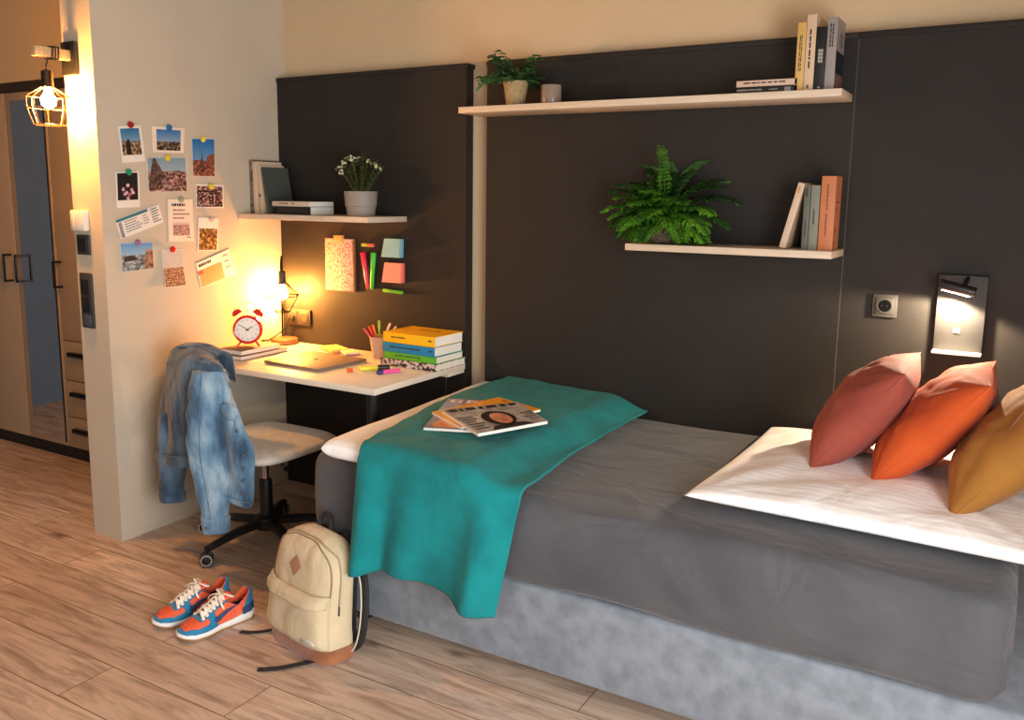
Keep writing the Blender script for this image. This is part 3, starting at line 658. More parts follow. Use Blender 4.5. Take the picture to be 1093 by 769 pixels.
# ------------------------------------------------------------------ pen cup with pens
t = thing('pen_cup', 'grey plastic pen cup full of pens beside the study books', 'cup', (0.705, -0.145, 0.7402))
m = mat('frosted_plastic', (190, 170, 158), 0.5, namt=0.04)
MB().lathe([(0.030, 0.0), (0.034, 0.001), (0.047, 0.100), (0.049, 0.101), (0.0455, 0.100), (0.033, 0.004), (0.001, 0.004)], 32).build('cup_body', m, t)
cpx, cpy = 0.705, -0.145
def cuppen(label, ax, ay, ln, r, c1, c2, g='pens in the cup', cat='pen'):
    # foot inside, leaning towards (ax, ay)
    foot = Vector((cpx-ax*0.45, cpy-ay*0.45, 0.7465)); top = foot + Vector((ax*1.85, ay*1.85, ln*1.0))
    return pen(label, 'pen', foot, top, r, c1, c2, 0.22, None, g, cat)
cuppen('dark blue pen leaning furthest left in the pen cup', -0.045, -0.010, 0.128, 0.0045, plas((36, 34, 74)), plas((36, 34, 74)))
cuppen('pink pen leaning left in the pen cup', -0.042, -0.030, 0.130, 0.0045, plas((214, 70, 90)), plas((214, 70, 90)))
cuppen('red pen in the middle of the pen cup', -0.030, -0.020, 0.138, 0.0055, plas((220, 50, 36)), plas((220, 50, 36)))
cuppen('orange pen standing beside the red one in the pen cup', -0.018, -0.014, 0.146, 0.0050, plas((240, 110, 40)), plas((240, 110, 40)))
cuppen('lime green pen standing upright in the pen cup', -0.004, 0.002, 0.165, 0.0050, plas((160, 200, 50)), plas((160, 200, 50)))
cuppen('white pencil leaning right over the rim of the pen cup', 0.034, 0.012, 0.155, 0.0045, plas((236, 214, 190)), plas((236, 214, 190)))
cuppen('pale pink pen leaning furthest right in the pen cup', 0.046, 0.028, 0.140, 0.0045, plas((224, 170, 160)), plas((224, 170, 160)))

# ------------------------------------------------------------------ things on the dark panel above the desk
yp = -0.0405
t = thing('notepad_board', 'patterned paper notepad with a clip hanging on the dark panel', 'notepad', (0.39, yp, 1.15))
M_PATT = mat('patterned_paper', (204, 192, 172), 0.85, col2=(196, 104, 70), nscale=140, detail=2, lo=0.50, hi=0.60)
_par(MB().bx(0.301, 0.480, yp-0.012, yp, 1.020, 1.268, 0.001), 'paper_block', M_PATT, t)
_par(MB().bx(0.472, 0.484, yp-0.0122, yp, 1.019, 1.267, 0.001), 'backing', mat('brown_board', (110, 80, 54), 0.8), t)
_par(MB().bx(0.360, 0.415, yp-0.019, yp-0.002, 1.250, 1.285, 0.003), 'clip', mat('wooden_clip', (212, 160, 92), 0.6), t)
g = 'markers stuck on the dark panel'
def wallpen(label, p0, p1, r0, r1, c, g=g, c2=None):
    p0, p1 = Vector(p0), Vector(p1); t = thing('marker', label, 'marker', p0, (0, 0, 0), g); d = p1-p0
    MB().tube([d*0, d*0.02, d*0.42], [r0*.85, r0, (r0+r1)/2], 14).build('cap', c2 or c, t)
    MB().tube([d*0.42, d*0.97, d], [(r0+r1)/2*.94, r1, r1*.8], 14).build('barrel', c, t); return t
wallpen('pink marker stuck upright on the dark panel', (0.538, yp-.014, 1.210), (0.563, yp-.010, 1.040), 0.0135, 0.009, plas((222, 34, 76)))
wallpen('green marker stuck upright beside the pink one', (0.602, yp-.014, 1.212), (0.585, yp-.010, 1.040), 0.0135, 0.009, plas((60, 190, 50)))
wallpen('short multicoloured marker stuck level above the pink and green ones', (0.528, yp-.009, 1.246), (0.600, yp-.009, 1.244), 0.008, 0.008, plas((214, 110, 90)), c2=plas((150, 180, 50)))
wallpen('bright green marker stuck level below the pink note pad', (0.655, yp-.010, 1.040), (0.765, yp-.010, 1.035), 0.009, 0.0085, plas((110, 190, 40)))
def notes(label, x0, x1, z0, z1, sl, c1, c2):
    t = thing('sticky_notes', label, 'sticky notes', ((x0+x1)/2, yp, (z0+z1)/2), (0, 0, 0), 'sticky note blocks on the dark panel')
    for i, (cc, off) in enumerate(((c2, 0.004), (c1, 0.0))):
        y1 = yp - 0.012*i; y0 = y1-0.012
        b = MB(); q = [(x0+off, z1), (x1+off, z1), (x1+off-sl*.2, z0), (x0-sl+off, z0)]
        b.rings([[Vector((x, y1, z)) for x, z in q], [Vector((x, y0 - (0.006 if z == z0 else 0), z)) for x, z in q]])
        _par(b, 'sheets', cc, t)
    return t
o = notes('light blue sticky notes on the dark panel', 0.672, 0.762, 1.196, 1.280, 0.014, plas((150, 196, 190), .8), plas((120, 180, 196), .8))
notes('salmon pink sticky notes on the dark panel below the blue ones', 0.672, 0.768, 1.080, 1.170, 0.012, plas((250, 156, 128), .8), plas((236, 112, 92), .8))

# ------------------------------------------------------------------ photographs and cards pinned on the partition
def card(name, label, cat, Q, mt, layers=(), lift=0.0, group='pictures pinned to the partition', curl=0.0):
    """Q = (y,z) corners TL,TR,BR,BL as they hang; the card has its own thickness"""
    TL, TR, BR, BL = [Vector((0.0, a, b_)) for a, b_ in Q[:4]]
    t = thing(name, label, cat, (0.0006, (TL.y+BR.y)/2, (TL.z+BR.z)/2), (0, 0, 0), group)
    def S(u, v, e): 
        p = (TL*(1-u)+TR*u)*v + (BL*(1-u)+BR*u)*(1-v)
        return Vector((0.0010 + lift + curl*(1-v)**2 + e, p.y, p.z))
    b = MB()
    nn = 6
    fr = lambda e: (lambda u, v: S(u, v, e))
    b.grid(fr(0.0008), 1, nn); b.grid(fr(0), 1, nn)
    for u in (0, 1): b.grid(lambda k, v, u=u: S(u, v, 0.0008*k), 1, nn)
    for v in (0, 1): b.grid(lambda k, u, v=v: S(u, v, 0.0008*k), 1, 1)
    _par(b, 'card', mt, t)
    for (nm, u0, u1, v0, v1, mm) in layers:
        b = MB(); b.grid(lambda a, c_: S(u0+(u1-u0)*a, v0+(v1-v0)*c_, 0.0011), 4, 6, uv=True)
        _par(b, nm, mm, t, normals=False)
    t['_dummy'] = 0; del t['_dummy']
    return t, S
def shape(t, S, name, pts, m, e=0.0014):
    b = MB(); vs = [b.bm.verts.new(S(u, v, e)) for u, v in pts]; b._f(vs); _par(b, name, m, t, normals=False)
def text_rows(t, S, name, u0, u1, v0, v1, rows, m, seed=1, gap=0.5, fill=.9):
    b = MB(); rnd = random.Random(seed); rh = (v1-v0)/rows
    for r in range(rows):
        u = u0; end = u0+(u1-u0)*rnd.uniform(fill-.25, fill)
        while u < end:
            l = (u1-u0)*rnd.uniform(.06, .2); ue = min(u+l, u1); va = v1-r*rh
            vs = [b.bm.verts.new(S(a, c_, 0.0014)) for a, c_ in ((u, va), (ue, va), (ue, va-rh*gap), (u, va-rh*gap))]; b._f(vs); u = ue+(u1-u0)*.03
    _par(b, name, m, t, normals=False)
M_CARD = mat('card_white', (232, 222, 208), 0.6, namt=0.03)
M_CARDC = mat('card_cream', (236, 216, 192), 0.7, namt=0.04)
Q = dict(P1=[(-0.927, 1.7398), (-0.8203, 1.7502), (-0.8061, 1.6051), (-0.9161, 1.5944)], P2=[(-0.7663, 1.7515), (-0.5992, 1.7548), (-0.6088, 1.6486), (-0.7678, 1.6454)],
P3=[(-0.7987, 1.6212), (-0.5999, 1.6297), (-0.5998, 1.4818), (-0.8003, 1.4786)], P4=[(-0.95, 1.5558), (-0.8404, 1.562), (-0.8443, 1.4162), (-0.9541, 1.4122)],
P5=[(-0.563, 1.7139), (-0.4373, 1.7183), (-0.4439, 1.5507), (-0.5656, 1.5497)], P6=[(-0.5527, 1.516), (-0.3959, 1.5145), (-0.3996, 1.409), (-0.5565, 1.4099)],
P7=[(-0.9621, 1.3623), (-0.7534, 1.4257), (-0.7314, 1.3506), (-0.9423, 1.2851)], P8=[(-0.7059, 1.448), (-0.5749, 1.4483), (-0.576, 1.2635), (-0.7095, 1.2666)],
P9=[(-0.9486, 1.2681), (-0.7922, 1.2666), (-0.7917, 1.1538), (-0.9469, 1.15)], P10=[(-0.751, 1.2312), (-0.6427, 1.2311), (-0.6369, 1.0686), (-0.7476, 1.0663)],
P11=[(-0.5454, 1.3679), (-0.4322, 1.3615), (-0.4425, 1.2133), (-0.5588, 1.2188)], P12=[(-0.5721, 1.1661), (-0.3801, 1.2234), (-0.3323, 1.1003), (-0.5488, 1.0486)])
SK = ((36, 104, 150), (150, 184, 200))
mk = photo_mat
t, S = card('instant_photo', 'white-bordered instant photo of a rocky coast under the dark red pin', 'photo', Q['P1'], M_CARD, [('print', .07, .90, .20, .93, mk('coast_print', *SK, (28, 22, 20), (110, 84, 60), (210, 180, 140), .52, 9, 1))])
shape(t, S, 'dark_rock', [(.22, .22), (.46, .22), (.44, .58), (.36, .66), (.26, .55)], bmat((26, 22, 20)))
t, S = card('instant_photo', 'landscape instant photo of a bay at dusk under the blue pin', 'photo', Q['P2'], M_CARDC, [('print', .13, .88, .08, .90, mk('dusk_bay_print', (40, 110, 170), (168, 180, 180), (18, 18, 18), (60, 48, 38), (190, 160, 120), .42, 8, 2, .02))])
t, S = card('photo', 'largest landscape photo, a town under a steep dark cliff', 'photo', Q['P3'], M_CARD, [('print', .01, .99, .01, .99, mk('town_print', (120, 150, 165), (190, 196, 190), (48, 26, 22), (128, 84, 74), (214, 176, 160), .60, 13, 3))])
shape(t, S, 'dark_cliff', [(.02, .05), (.22, .08), (.45, .45), (.36, .62), (.20, .98), (.14, .98), (.08, .6)], mat('cliff_print', (34, 24, 22), .5, col2=(120, 88, 72), nscale=70))
t, S = card('instant_photo', 'white-bordered instant photo of pale flowers on black under the green pin', 'photo', Q['P4'], M_CARD, [('print', .06, .93, .21, .97, bmat((16, 12, 14)))])
fm = mat('flower_print', (222, 200, 200), .5, col2=(170, 70, 84), nscale=60)
for u, v in ((.30, .52), (.5, .62), (.66, .5), (.44, .42), (.58, .36), (.36, .38), (.5, .26), (.72, .42)):
    shape(t, S, 'flower', [(u+.075*cos(a*pi/4), v+.055*sin(a*pi/4)) for a in range(8)], fm)
t, S = card('photo', 'tall photo of a steel tower against a blue sky under a yellow pin', 'photo', Q['P5'], M_CARD, [('print', .01, .99, .01, .99, mk('tower_print', (20, 104, 168), (130, 170, 196), (54, 26, 22), (130, 66, 48), (196, 140, 110), .42, 10, 5))])
shape(t, S, 'tower', [(.30, .22), (.52, .22), (.45, .5), (.425, .78), (.40, .5)], bmat((92, 60, 56)))
shape(t, S, 'building', [(.62, .36), (.98, .42), (.98, .62), (.66, .54)], bmat((140, 74, 50)), .0013)
t, S = card('photo', 'small landscape photo of a night crowd under a yellow pin', 'photo', Q['P6'], M_CARD, [('print', .03, .96, .05, .92, mk('crowd_print', (30, 24, 30), (30, 24, 30), (16, 12, 16), (70, 36, 40), (236, 190, 170), 1.4, 11, 6))])
t, S = card('ticket', 'tilted boarding ticket with a teal top edge', 'ticket', Q['P7'], M_CARD, [])
shape(t, S, 'teal_band', [(0, .86), (.72, .86), (.72, 1), (0, 1)], bmat((44, 120, 130)))
text_rows(t, S, 'small_print', .16, .55, .12, .78, 5, M_INK, 3, .3); text_rows(t, S, 'small_print', .58, .70, .2, .75, 4, M_INK, 4, .3); text_rows(t, S, 'small_print', .78, .97, .1, .92, 6, M_INK, 5, .4)
b = MB()
for k in range(14):
    v = .04+k*.056; vs = [b.bm.verts.new(S(a, c_, .0014)) for a, c_ in ((.03, v), (.10, v), (.10, v+.035), (.03, v+.035))]; b._f(vs)
_par(b, 'barcode', M_INK, t, normals=False)
t, S = card('poem_card', 'tall cream card of handwriting over a small drawing under the pale green pin', 'card', Q['P8'], M_CARDC, [('drawing', .18, .84, .14, .46, mk('drawing_print', (220, 190, 176), (220, 190, 176), (70, 52, 48), (180, 120, 110), (230, 204, 190), .8, 16, 8, .05))])
text_rows(t, S, 'handwriting', .16, .84, .80, .90, 1, M_INK, 7, .6); text_rows(t, S, 'handwriting', .2, .84, .48, .76, 3, M_INKR, 8, .35); text_rows(t, S, 'handwriting', .72, .9, .07, .11, 1, M_INK, 9, .6)
t, S = card('photo', 'landscape seaside photo with a pale blue sky under the purple pin', 'photo', Q['P9'], M_CARD, [('print', .01, .99, .01, .99, mk('sea_print', (90, 150, 196), (196, 206, 206), (50, 60, 66), (130, 138, 140), (190, 196, 196), .58, 7, 9, .02))])
shape(t, S, 'dark_rock', [(.08, .34), (.5, .38), (.46, .48), (.3, .56), (.12, .52)], bmat((34, 28, 28)))
shape(t, S, 'brown_cliff', [(.68, .08), (.98, .02), (.99, .70), (.80, .78), (.72, .4)], mat('brown_cliff_print', (60, 36, 28), .5, col2=(190, 140, 110), nscale=60))
t, S = card('photo', 'narrow photo of market goods half covered by pale writing under the bright red pin', 'photo', Q['P10'], M_CARD, [('print', .02, .98, .02, .52, mk('market_print', (90, 70, 54), (110, 80, 60), (54, 26, 18), (160, 100, 66), (232, 198, 160), 1.5, 12, 10))], curl=0.012)
shape(t, S, 'pale_paper', [(.02, .52), (.98, .52), (.98, .98), (.02, .98)], bmat((196, 188, 180)), .0012); text_rows(t, S, 'handwriting', .08, .92, .56, .92, 4, mat('grey_ink', (130, 130, 134), .8), 11, .4)
t, S = card('instant_photo', 'narrow white-topped photo of brown and yellow market goods right of the poem card', 'photo', Q['P11'], M_CARD, [('print', .06, .94, .03, .68, mk('goods_print', (60, 44, 34), (60, 44, 34), (40, 24, 16), (120, 78, 40), (226, 176, 100), 1.5, 7, 11))])
t, S = card('letter', 'tilted cream letter with an orange envelope nearest the desk lamp', 'letter', Q['P12'], M_CARD, [])
shape(t, S, 'orange_envelope', [(.02, .03), (.66, .03), (.68, .66), (.04, .66)], bmat((220, 140, 90))); shape(t, S, 'dark_edge', [(0, .97), (1, .97), (1, 1), (0, 1)], bmat((70, 50, 44)))
text_rows(t, S, 'handwriting', .06, .5, .72, .88, 1, M_INK, 12, .6); text_rows(t, S, 'handwriting', .76, .96, .2, .85, 3, M_INKR, 13, .25)
shape(t, S, 'red_stamp', [(.0, .50), (.14, .50), (.14, .66), (.0, .66)], bmat((206, 70, 44)), .0016)
def pin(y, z, col, label):
    t = thing('push_pin', label, 'pin', (0.0020, y, z), (0, R_(90), 0), 'round pins on the partition')
    m = plas(col, .3)
    MB().lathe([(0.0060, 0.0), (0.0055, 0.002), (0.004, 0.004)], 16).build('collar', m, t)
    MB().lathe([(0.004, 0.004), (0.0125, 0.0055), (0.014, 0.009), (0.0125, 0.0125), (0.007, 0.0145)], 20).build('head', m, t)
for y, z, c_, l in [(-0.8738, 1.7493, (160, 26, 34), 'dark red pin holding the photo of the rocky coast'), (-0.6864, 1.7510, (26, 106, 160), 'blue pin holding the photo of the bay at dusk'),
    (-0.7025, 1.6241, (222, 196, 50), 'yellow pin holding the photo of the town under the cliff'), (-0.8946, 1.5582, (30, 140, 96), 'green pin holding the photo of the flowers'),
    (-0.5089, 1.7139, (226, 204, 80), 'yellow pin holding the tall photo of the tower'), (-0.4744, 1.5078, (206, 196, 50), 'yellow pin holding the photo of the night crowd'),
    (-0.6411, 1.4478, (150, 164, 120), 'pale green pin holding the handwritten poem card'), (-0.8695, 1.2688, (146, 112, 140), 'purple pin holding the seaside photo'),
    (-0.6979, 1.2324, (206, 20, 26), 'bright red pin holding the narrow market photo'), (-0.4807, 1.3597, (214, 176, 160), 'pale pink pin holding the photo right of the poem card')]:
    pin(y, z, c_, l)

# ------------------------------------------------------------------ plants
M_LEAFD = mat('dark_leaf', (44, 84, 44), 0.45, col2=(70, 116, 58), nscale=20, lo=.4, hi=.6)
M_FERN = mat('fern_leaf', (50, 112, 28), 0.5, col2=(112, 172, 46), nscale=9, lo=.38, hi=.62)
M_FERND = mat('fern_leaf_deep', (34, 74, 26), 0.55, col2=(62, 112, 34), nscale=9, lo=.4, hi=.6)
def leaf(b, base, d, up, ln, w, droop=0.3, k=4):
    """a pointed folded leaf"""
    d = Vector(d).normalized(); side = d.cross(Vector(up)); side = side.normalized() if side.length > 1e-4 else Vector((1, 0, 0)); nrm = side.cross(d).normalized()
    base = Vector(base); prev = None
    for i in range(k+1):
        t_ = i/k; c = base + d*(ln*t_) + Vector((0, 0, -droop*ln*t_*t_)); ww = w*sin(pi*min(1, t_*0.92+0.06))**0.8 if i < k else 0.0003
        cur = [b.bm.verts.new(c - side*ww + nrm*ww*.35), b.bm.verts.new(c), b.bm.verts.new(c + side*ww + nrm*ww*.35)]
        if prev: b._f([prev[0], prev[1], cur[1], cur[0]]); b._f([prev[1], prev[2], cur[2], cur[1]])
        prev = cur
def fern(t, start, fronds, rnd):
    for (az, el, ln, w, deep) in fronds:
        b = MB(); n = 22; p = Vector(start); az_ = R_(az); e = R_(el); pts = [p.copy()]
        for i in range(n):
            d = Vector((cos(az_)*cos(e), sin(az_)*cos(e), sin(e))); p = p + d*(ln/n); pts.append(p.copy()); e -= R_(2.9)*(1+i*.03); 
        b.tube(pts, [0.0016*(1-.7*i/n) for i in range(n+1)], 5)
        for i in range(3, n+1):
            d = (pts[i]-pts[i-1]).normalized(); side = d.cross(Vector((0, 0, 1))).normalized(); f = i/n
            pw = FW*w*(sin(pi*min(1, .16+f*.80)))**0.7*rnd.uniform(.72, 1.15)
            for s_ in (-1, 1):
                dd = (side*s_ + d*.42 + Vector((0, 0, rnd.uniform(-.12, .2)))).normalized()
                # pinna with lobed outline: three overlapping leaflets
                leaf(b, pts[i], dd, Vector((0, 0, 1)), pw, ln/n*.85, rnd.uniform(.1, .4))
                for q in (.35, .62):
                    for z_ in (-1, 1): leaf(b, pts[i]+dd*pw*q, (dd*.6+d*z_*.8).normalized(), Vector((0, 0, 1)), pw*.30, ln/n*.5, .2, 3)
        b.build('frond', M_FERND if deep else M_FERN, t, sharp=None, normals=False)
rnd = random.Random(11)
FX, FY, FZ = 2.050, -0.155, 1.314
t = thing('potted_fern', 'bushy green fern in a round stone pot on the short shelf', 'plant', (FX, FY, FZ))
MB().lathe([(0.030, 0.0), (0.052, 0.004), (0.064, 0.030), (0.062, 0.060), (0.050, 0.082), (0.044, 0.086), (0.040, 0.080), (0.001, 0.078)], 36).build('pot', mat('stone_pot', (104, 88, 66), 0.9, col2=(62, 50, 36), nscale=110, bump=1, bscale=120), t)
st = (0, 0, 0.08)
FW = 1.22
fr = [(270, 42, .20, .052, 0), (245, 55, .20, .050, 0), (300, 30, .17, .052, 0), (330, 28, .25, .056, 0), (345, 8, .24, .052, 0), (310, 55, .22, .05, 0), (200, 38, .22, .048, 0), (185, 62, .26, .046, 1),
      (215, 18, .20, .044, 0), (195, 60, .22, .05, 0), (20, 50, .30, .046, 1), (60, 78, .36, .036, 1), (100, 84, .32, .034, 1), (150, 70, .27, .044, 1), (10, 66, .27, .046, 1), (355, 32, .27, .044, 1), (230, 4, .17, .042, 0), (262, 70, .21, .048, 0), (284, 86, .37, .024, 0), (320, 6, .18, .048, 0),
 (290, 62, .20, .056, 0), (235, 28, .21, .054, 0), (255, 8, .16, .050, 0), (340, 44, .24, .056, 0), (208, 44, .25, .052, 0), (180, 28, .24, .046, 1), (310, 20, .22, .058, 0), (30, 68, .30, .046, 1), (130, 80, .33, .044, 1), (220, 70, .25, .05, 1), (175, 8, .20, .044, 0)]
fern(t, st, fr, rnd)
# keep the fronds in front of the wall
for o in t.children:
    if o.name.startswith('frond'):
        for v in o.data.vertices:
            if v.co.y > 0.095: v.co.y = 0.095 + (v.co.y-0.095)*0.05
            v.co.z = max(v.co.z, 0.006)

t = thing('potted_plant', 'dark leafy plant in a speckled tapered pot at the left end of the high shelf', 'plant', (1.408, -0.150, 1.8292))
MB().lathe([(0.034, 0.0), (0.036, 0.002), (0.050, 0.094), (0.050, 0.097), (0.045, 0.097), (0.043, 0.088), (0.001, 0.086)], 36).build('pot', mat('speckled_pot', (186, 160, 114), 0.8, col2=(140, 116, 78), nscale=220, lo=.40, hi=.60, bump=.5, bscale=140), t)
b = MB(); rnd = random.Random(5)
for k in range(40):
    az = rnd.uniform(0, 2*pi); e = R_(rnd.uniform(22, 86)); ln = rnd.uniform(.085, .15); p = Vector((rnd.uniform(-.02, .02), rnd.uniform(-.02, .02), .088)); pts = [p.copy()]
    if sin(az) > 0: ln *= .65
    for i in range(7):
        p = p + Vector((cos(az)*cos(e), sin(az)*cos(e), sin(e)))*(ln/7); e -= R_(9); pts.append(p.copy())
        if i > 1:
            for s_ in (-1, 1):
                a2 = az + s_*rnd.uniform(.5, 1.2); leaf(b, p, (cos(a2), sin(a2), rnd.uniform(-.3, .6)), (0, 0, 1), rnd.uniform(.026, .042), .0085, .25)
    b.tube(pts, .0012, 5); leaf(b, p, (cos(az), sin(az), .1), (0, 0, 1), .038, .0095, .3)
tr = b.build('foliage', M_LEAFD, t, sharp=None, normals=False)
for v in tr.data.vertices: v.co.y = min(v.co.y, .10)
b = MB(); p = Vector((-.03, 0, .09)); pts = []
for i in range(9): pts.append(p.copy()); p = p+Vector((-.016, -.002, .012-.0035*i))
b.tube(pts, .0012, 5)
for i in range(2, 9):
    for s_ in (-1, 1): leaf(b, pts[i], (-.5, s_*.3, s_*.8), (0, 1, 0), .024, .006, .1)
b.build('trailing_sprig', M_LEAFD, t, sharp=None, normals=False)

t = thing('tumbler', 'small grey ceramic tumbler beside the leafy plant on the high shelf', 'cup', (1.568, -0.150, 1.8292))
MB().lathe([(0.035, 0.0), (0.038, 0.003), (0.0395, 0.010), (0.0395, 0.072), (0.038, 0.075), (0.036, 0.072), (0.035, 0.008), (0.001, 0.006)], 40).build('tumbler_body', mat('grey_ceramic', (160, 142, 126), 0.25, col2=(140, 122, 106), nscale=14, stretch=(1, 1, .1)), t)

t = thing('flowering_plant', 'white flowering plant in a grey ribbed pot on the desk shelf', 'plant', (0.652, -0.200, 1.3832))
MB().lathe([(0.058, 0.0), (0.061, 0.002), (0.066, 0.042), (0.069, 0.044), (0.074, 0.105), (0.0745, 0.109), (0.069, 0.109), (0.066, 0.098), (0.001, 0.096)], 40).build('pot', mat('light_grey_pot', (146, 138, 126), 0.6, namt=0.05), t)
b = MB(); f = MB(); rnd = random.Random(3)
for k in range(64):
    az = rnd.uniform(0, 2*pi); rr_ = sqrt(rnd.uniform(0, 1)); h = .045+.125*(1-rr_**2*.6)*rnd.uniform(.75, 1.05)
    tip = Vector((.115*rr_*cos(az), .10*rr_*sin(az), .10+h)); root = Vector((.03*cos(az)*rr_, .03*sin(az)*rr_, .095)); mid = (root+tip)/2+Vector((0, 0, .01))
    pts = smooth_curve([tuple(root), tuple(mid), tuple(tip)], 4); b.tube(pts, .0011, 5)
    for i in range(2, len(pts)):
        for q in range(3):
            a2 = rnd.uniform(0, 2*pi); leaf(b, pts[i], (cos(a2), sin(a2), .35), (0, 0, 1), rnd.uniform(.016, .028), .0058, .1, 3)
    if k < 26:
        for q in range(5): f.ball(tip+Vector((rnd.uniform(-.007, .007), rnd.uniform(-.007, .007), rnd.uniform(-.003, .008))), .0052, n=8, m=6)
b.build('foliage', mat('olive_leaf', (58, 74, 36), 0.6, col2=(104, 108, 56), nscale=30), t, sharp=None, normals=False)
f.build('blossoms', mat('white_blossom', (222, 222, 190), 0.7, col2=(190, 190, 140), nscale=90), t, sharp=None)

# ------------------------------------------------------------------ reading lamp
t = thing('reading_lamp', 'wall reading lamp with a dark tilted cylinder and white ledge above the cushions', 'lamp', (3.036, yp, 1.12))
_par(MB().bx(2.966, 3.108, yp-0.030, yp, 0.992, 1.244, 0.002), 'back_plate', mat('brushed_grey_plate', (52, 50, 48), 0.6, 0.0, col2=(44, 42, 40), nscale=60, stretch=(1, 1, 12)), t)
_par(MB().bx(2.966, 3.108, yp-0.075, yp-0.028, 0.990, 0.997, 0.001), 'ledge', mat('white_ledge', (238, 232, 220), 0.35), t)
la, lb = Vector((2.974, yp-0.100, 1.220)), Vector((3.078, yp-0.100, 1.197))
_par(MB().tube([la, la+(lb-la)*.03, la+(lb-la)*.97, lb], [0.0150, 0.0165, 0.0165, 0.0150], 28).tube([(3.050, yp-.028, 1.236), (3.044, yp-.095, 1.216)], .007, 12), 'lamp_head', M_BLACK, t)
M_LED, _nt, _b = newmat('led_strip'); _b.inputs['Emission Color'].default_value = (1, .82, .58, 1); _b.inputs['Emission Strength'].default_value = 60
dl = (lb-la).normalized(); dn = Vector((dl.z, 0, -dl.x)); dn = dn if dn.z < 0 else -dn
q = MB(); o0 = la+dl*.012+dn*.0168; o1 = lb-dl*.012+dn*.0168
q.rings([[o0+Vector((0, -.006, 0)), o1+Vector((0, -.006, 0)), o1+Vector((0, .006, 0)), o0+Vector((0, .006, 0))], [v+dn*.0006 for v in (o0+Vector((0, -.006, 0)), o1+Vector((0, -.006, 0)), o1+Vector((0, .006, 0)), o0+Vector((0, .006, 0)))]])
_par(q, 'led_strip', M_LED, t)
_par(MB().bx(3.021, 3.040, yp-0.034, yp-0.029, 1.056, 1.072, 0.002), 'touch_button', mat('pale_button', (190, 186, 178), 0.4), t)
_par(MB().tube([(3.034+.008*cos(a*pi/6), yp-.0305, 1.122+.008*sin(a*pi/6)) for a in range(12)], .0006, 5, closed=True), 'ring_mark', M_DGREY, t)

# ------------------------------------------------------------------ bed
t = thing('bed', 'box spring bed with a grey suede base and dark grey fitted sheet', 'bed', (2.2, -0.6, 0))
M_SUEDE = wrinkle_mat('grey_suede', (112, 118, 124), (132, 138, 145), 0.95, .35, .15, .01, 8, .3, nscale=19)
_par(MB().bx(1.21, 3.60, -1.092, -0.055, 0.072, 0.342, 0.018, seg=4), 'base', M_SUEDE, t)
for x, y in ((1.30, -0.98), (3.45, -0.98), (1.30, -0.15), (3.45, -0.15)): _par(MB().cyl((x, y, 0), (x, y, 0.075), 0.028), 'foot', M_BLACKP, t)
M_SHEET = wrinkle_mat('grey_sheet', (80, 79, 81), (67, 67, 70), 0.85, .25, .8, .03, 3.2, .15, (1, 2.2, 2.2))
def rounded_slab(x0, x1, y0, y1, z0, z1, rxy, rz, nx=60, ny=30, disp=None, nz=10):
    """soft slab: rounded in plan and in section, with a displacement"""
    b = MB()
    def outline(inset, n=112):
        pts = []; r = max(rxy-inset, .01); X0, X1, Y0, Y1 = x0+inset, x1-inset, y0+inset, y1-inset
        Lx, Ly = X1-X0-2*r, Y1-Y0-2*r; arc = pi/2*r; tot = 2*(Lx+Ly)+4*arc
        for k in range(n):
            s_ = tot*k/n
            for kind, ln in (('b', Lx), ('c1', arc), ('r', Ly), ('c2', arc), ('t', Lx), ('c3', arc), ('l', Ly), ('c4', arc)):
                if s_ <= ln+1e-9: break
                s_ -= ln
            f = s_/max(ln, 1e-9)
            if kind == 'b': p = (X0+r+s_, Y0)
            elif kind == 'r': p = (X1, Y0+r+s_)
            elif kind == 't': p = (X1-r-s_, Y1)
            elif kind == 'l': p = (X0, Y1-r-s_)
            else:
                cx0, cy0, a0 = {'c1': (X1-r, Y0+r, -pi/2), 'c2': (X1-r, Y1-r, 0), 'c3': (X0+r, Y1-r, pi/2), 'c4': (X0+r, Y0+r, pi)}[kind]
                a = a0+f*pi/2; p = (cx0+r*cos(a), cy0+r*sin(a))
            pts.append(p)
        return pts
    rings = []
    steps = 7
    for i in range(steps+1):
        a = pi/2*i/steps; rings.append([(x, y, z0+rz*(1-sin(a))) for x, y in outline(rz*(1-cos(a)))][:]) if False else None
    for i in range(steps+1):      # bottom edge
        a = pi/2*(1-i/steps); rings.append([(x, y, z0+rz*(1-sin(a))) for x, y in outline(rz*(1-cos(a)))])
    for i in range(1, nz): 
        z = z0+rz+(z1-z0-2*rz)*i/nz; rings.append([(x, y, z) for x, y in outline(0)])
    for i in range(steps+1):
        a = pi/2*i/steps; rings.append([(x, y, z1-rz*(1-sin(a))) for x, y in outline(rz*(1-cos(a)))])
    ins = rz
    W_ = min(x1-x0, y1-y0)/2
    for k in range(1, 9):
        ins = rz + (W_-rz-.03)*k/8; rings.append([(x, y, z1) for x, y in outline(ins)])
    if disp: rings = [[disp(*p) for p in r] for r in rings]
    b.rings(rings, True, True, True); return b
def noise3(x, y, z):
    from mathutils import noise
    return noise.noise(Vector((x, y, z)))
def mdisp(x, y, z):
    n = noise3(x*2.2, y*2.5, z*2)*.008 + noise3(x*7, y*5, z*3)*.0025
    side = 0.010*sin(pi*max(0, min(1, (z-.34)/.28))) if y < -1.0 else 0
    return (x + (-n if x < 1.25 else 0), y-side - (n if y < -1.0 else 0), z + (n*.8 if z > .55 else 0) + (0.006*sin(x*9)*(z < .42)))
_par(rounded_slab(1.165, 3.255, -1.118, -0.045, 0.345, 0.618, 0.085, 0.045, disp=mdisp), 'mattress', M_SHEET, t, sharp=None)

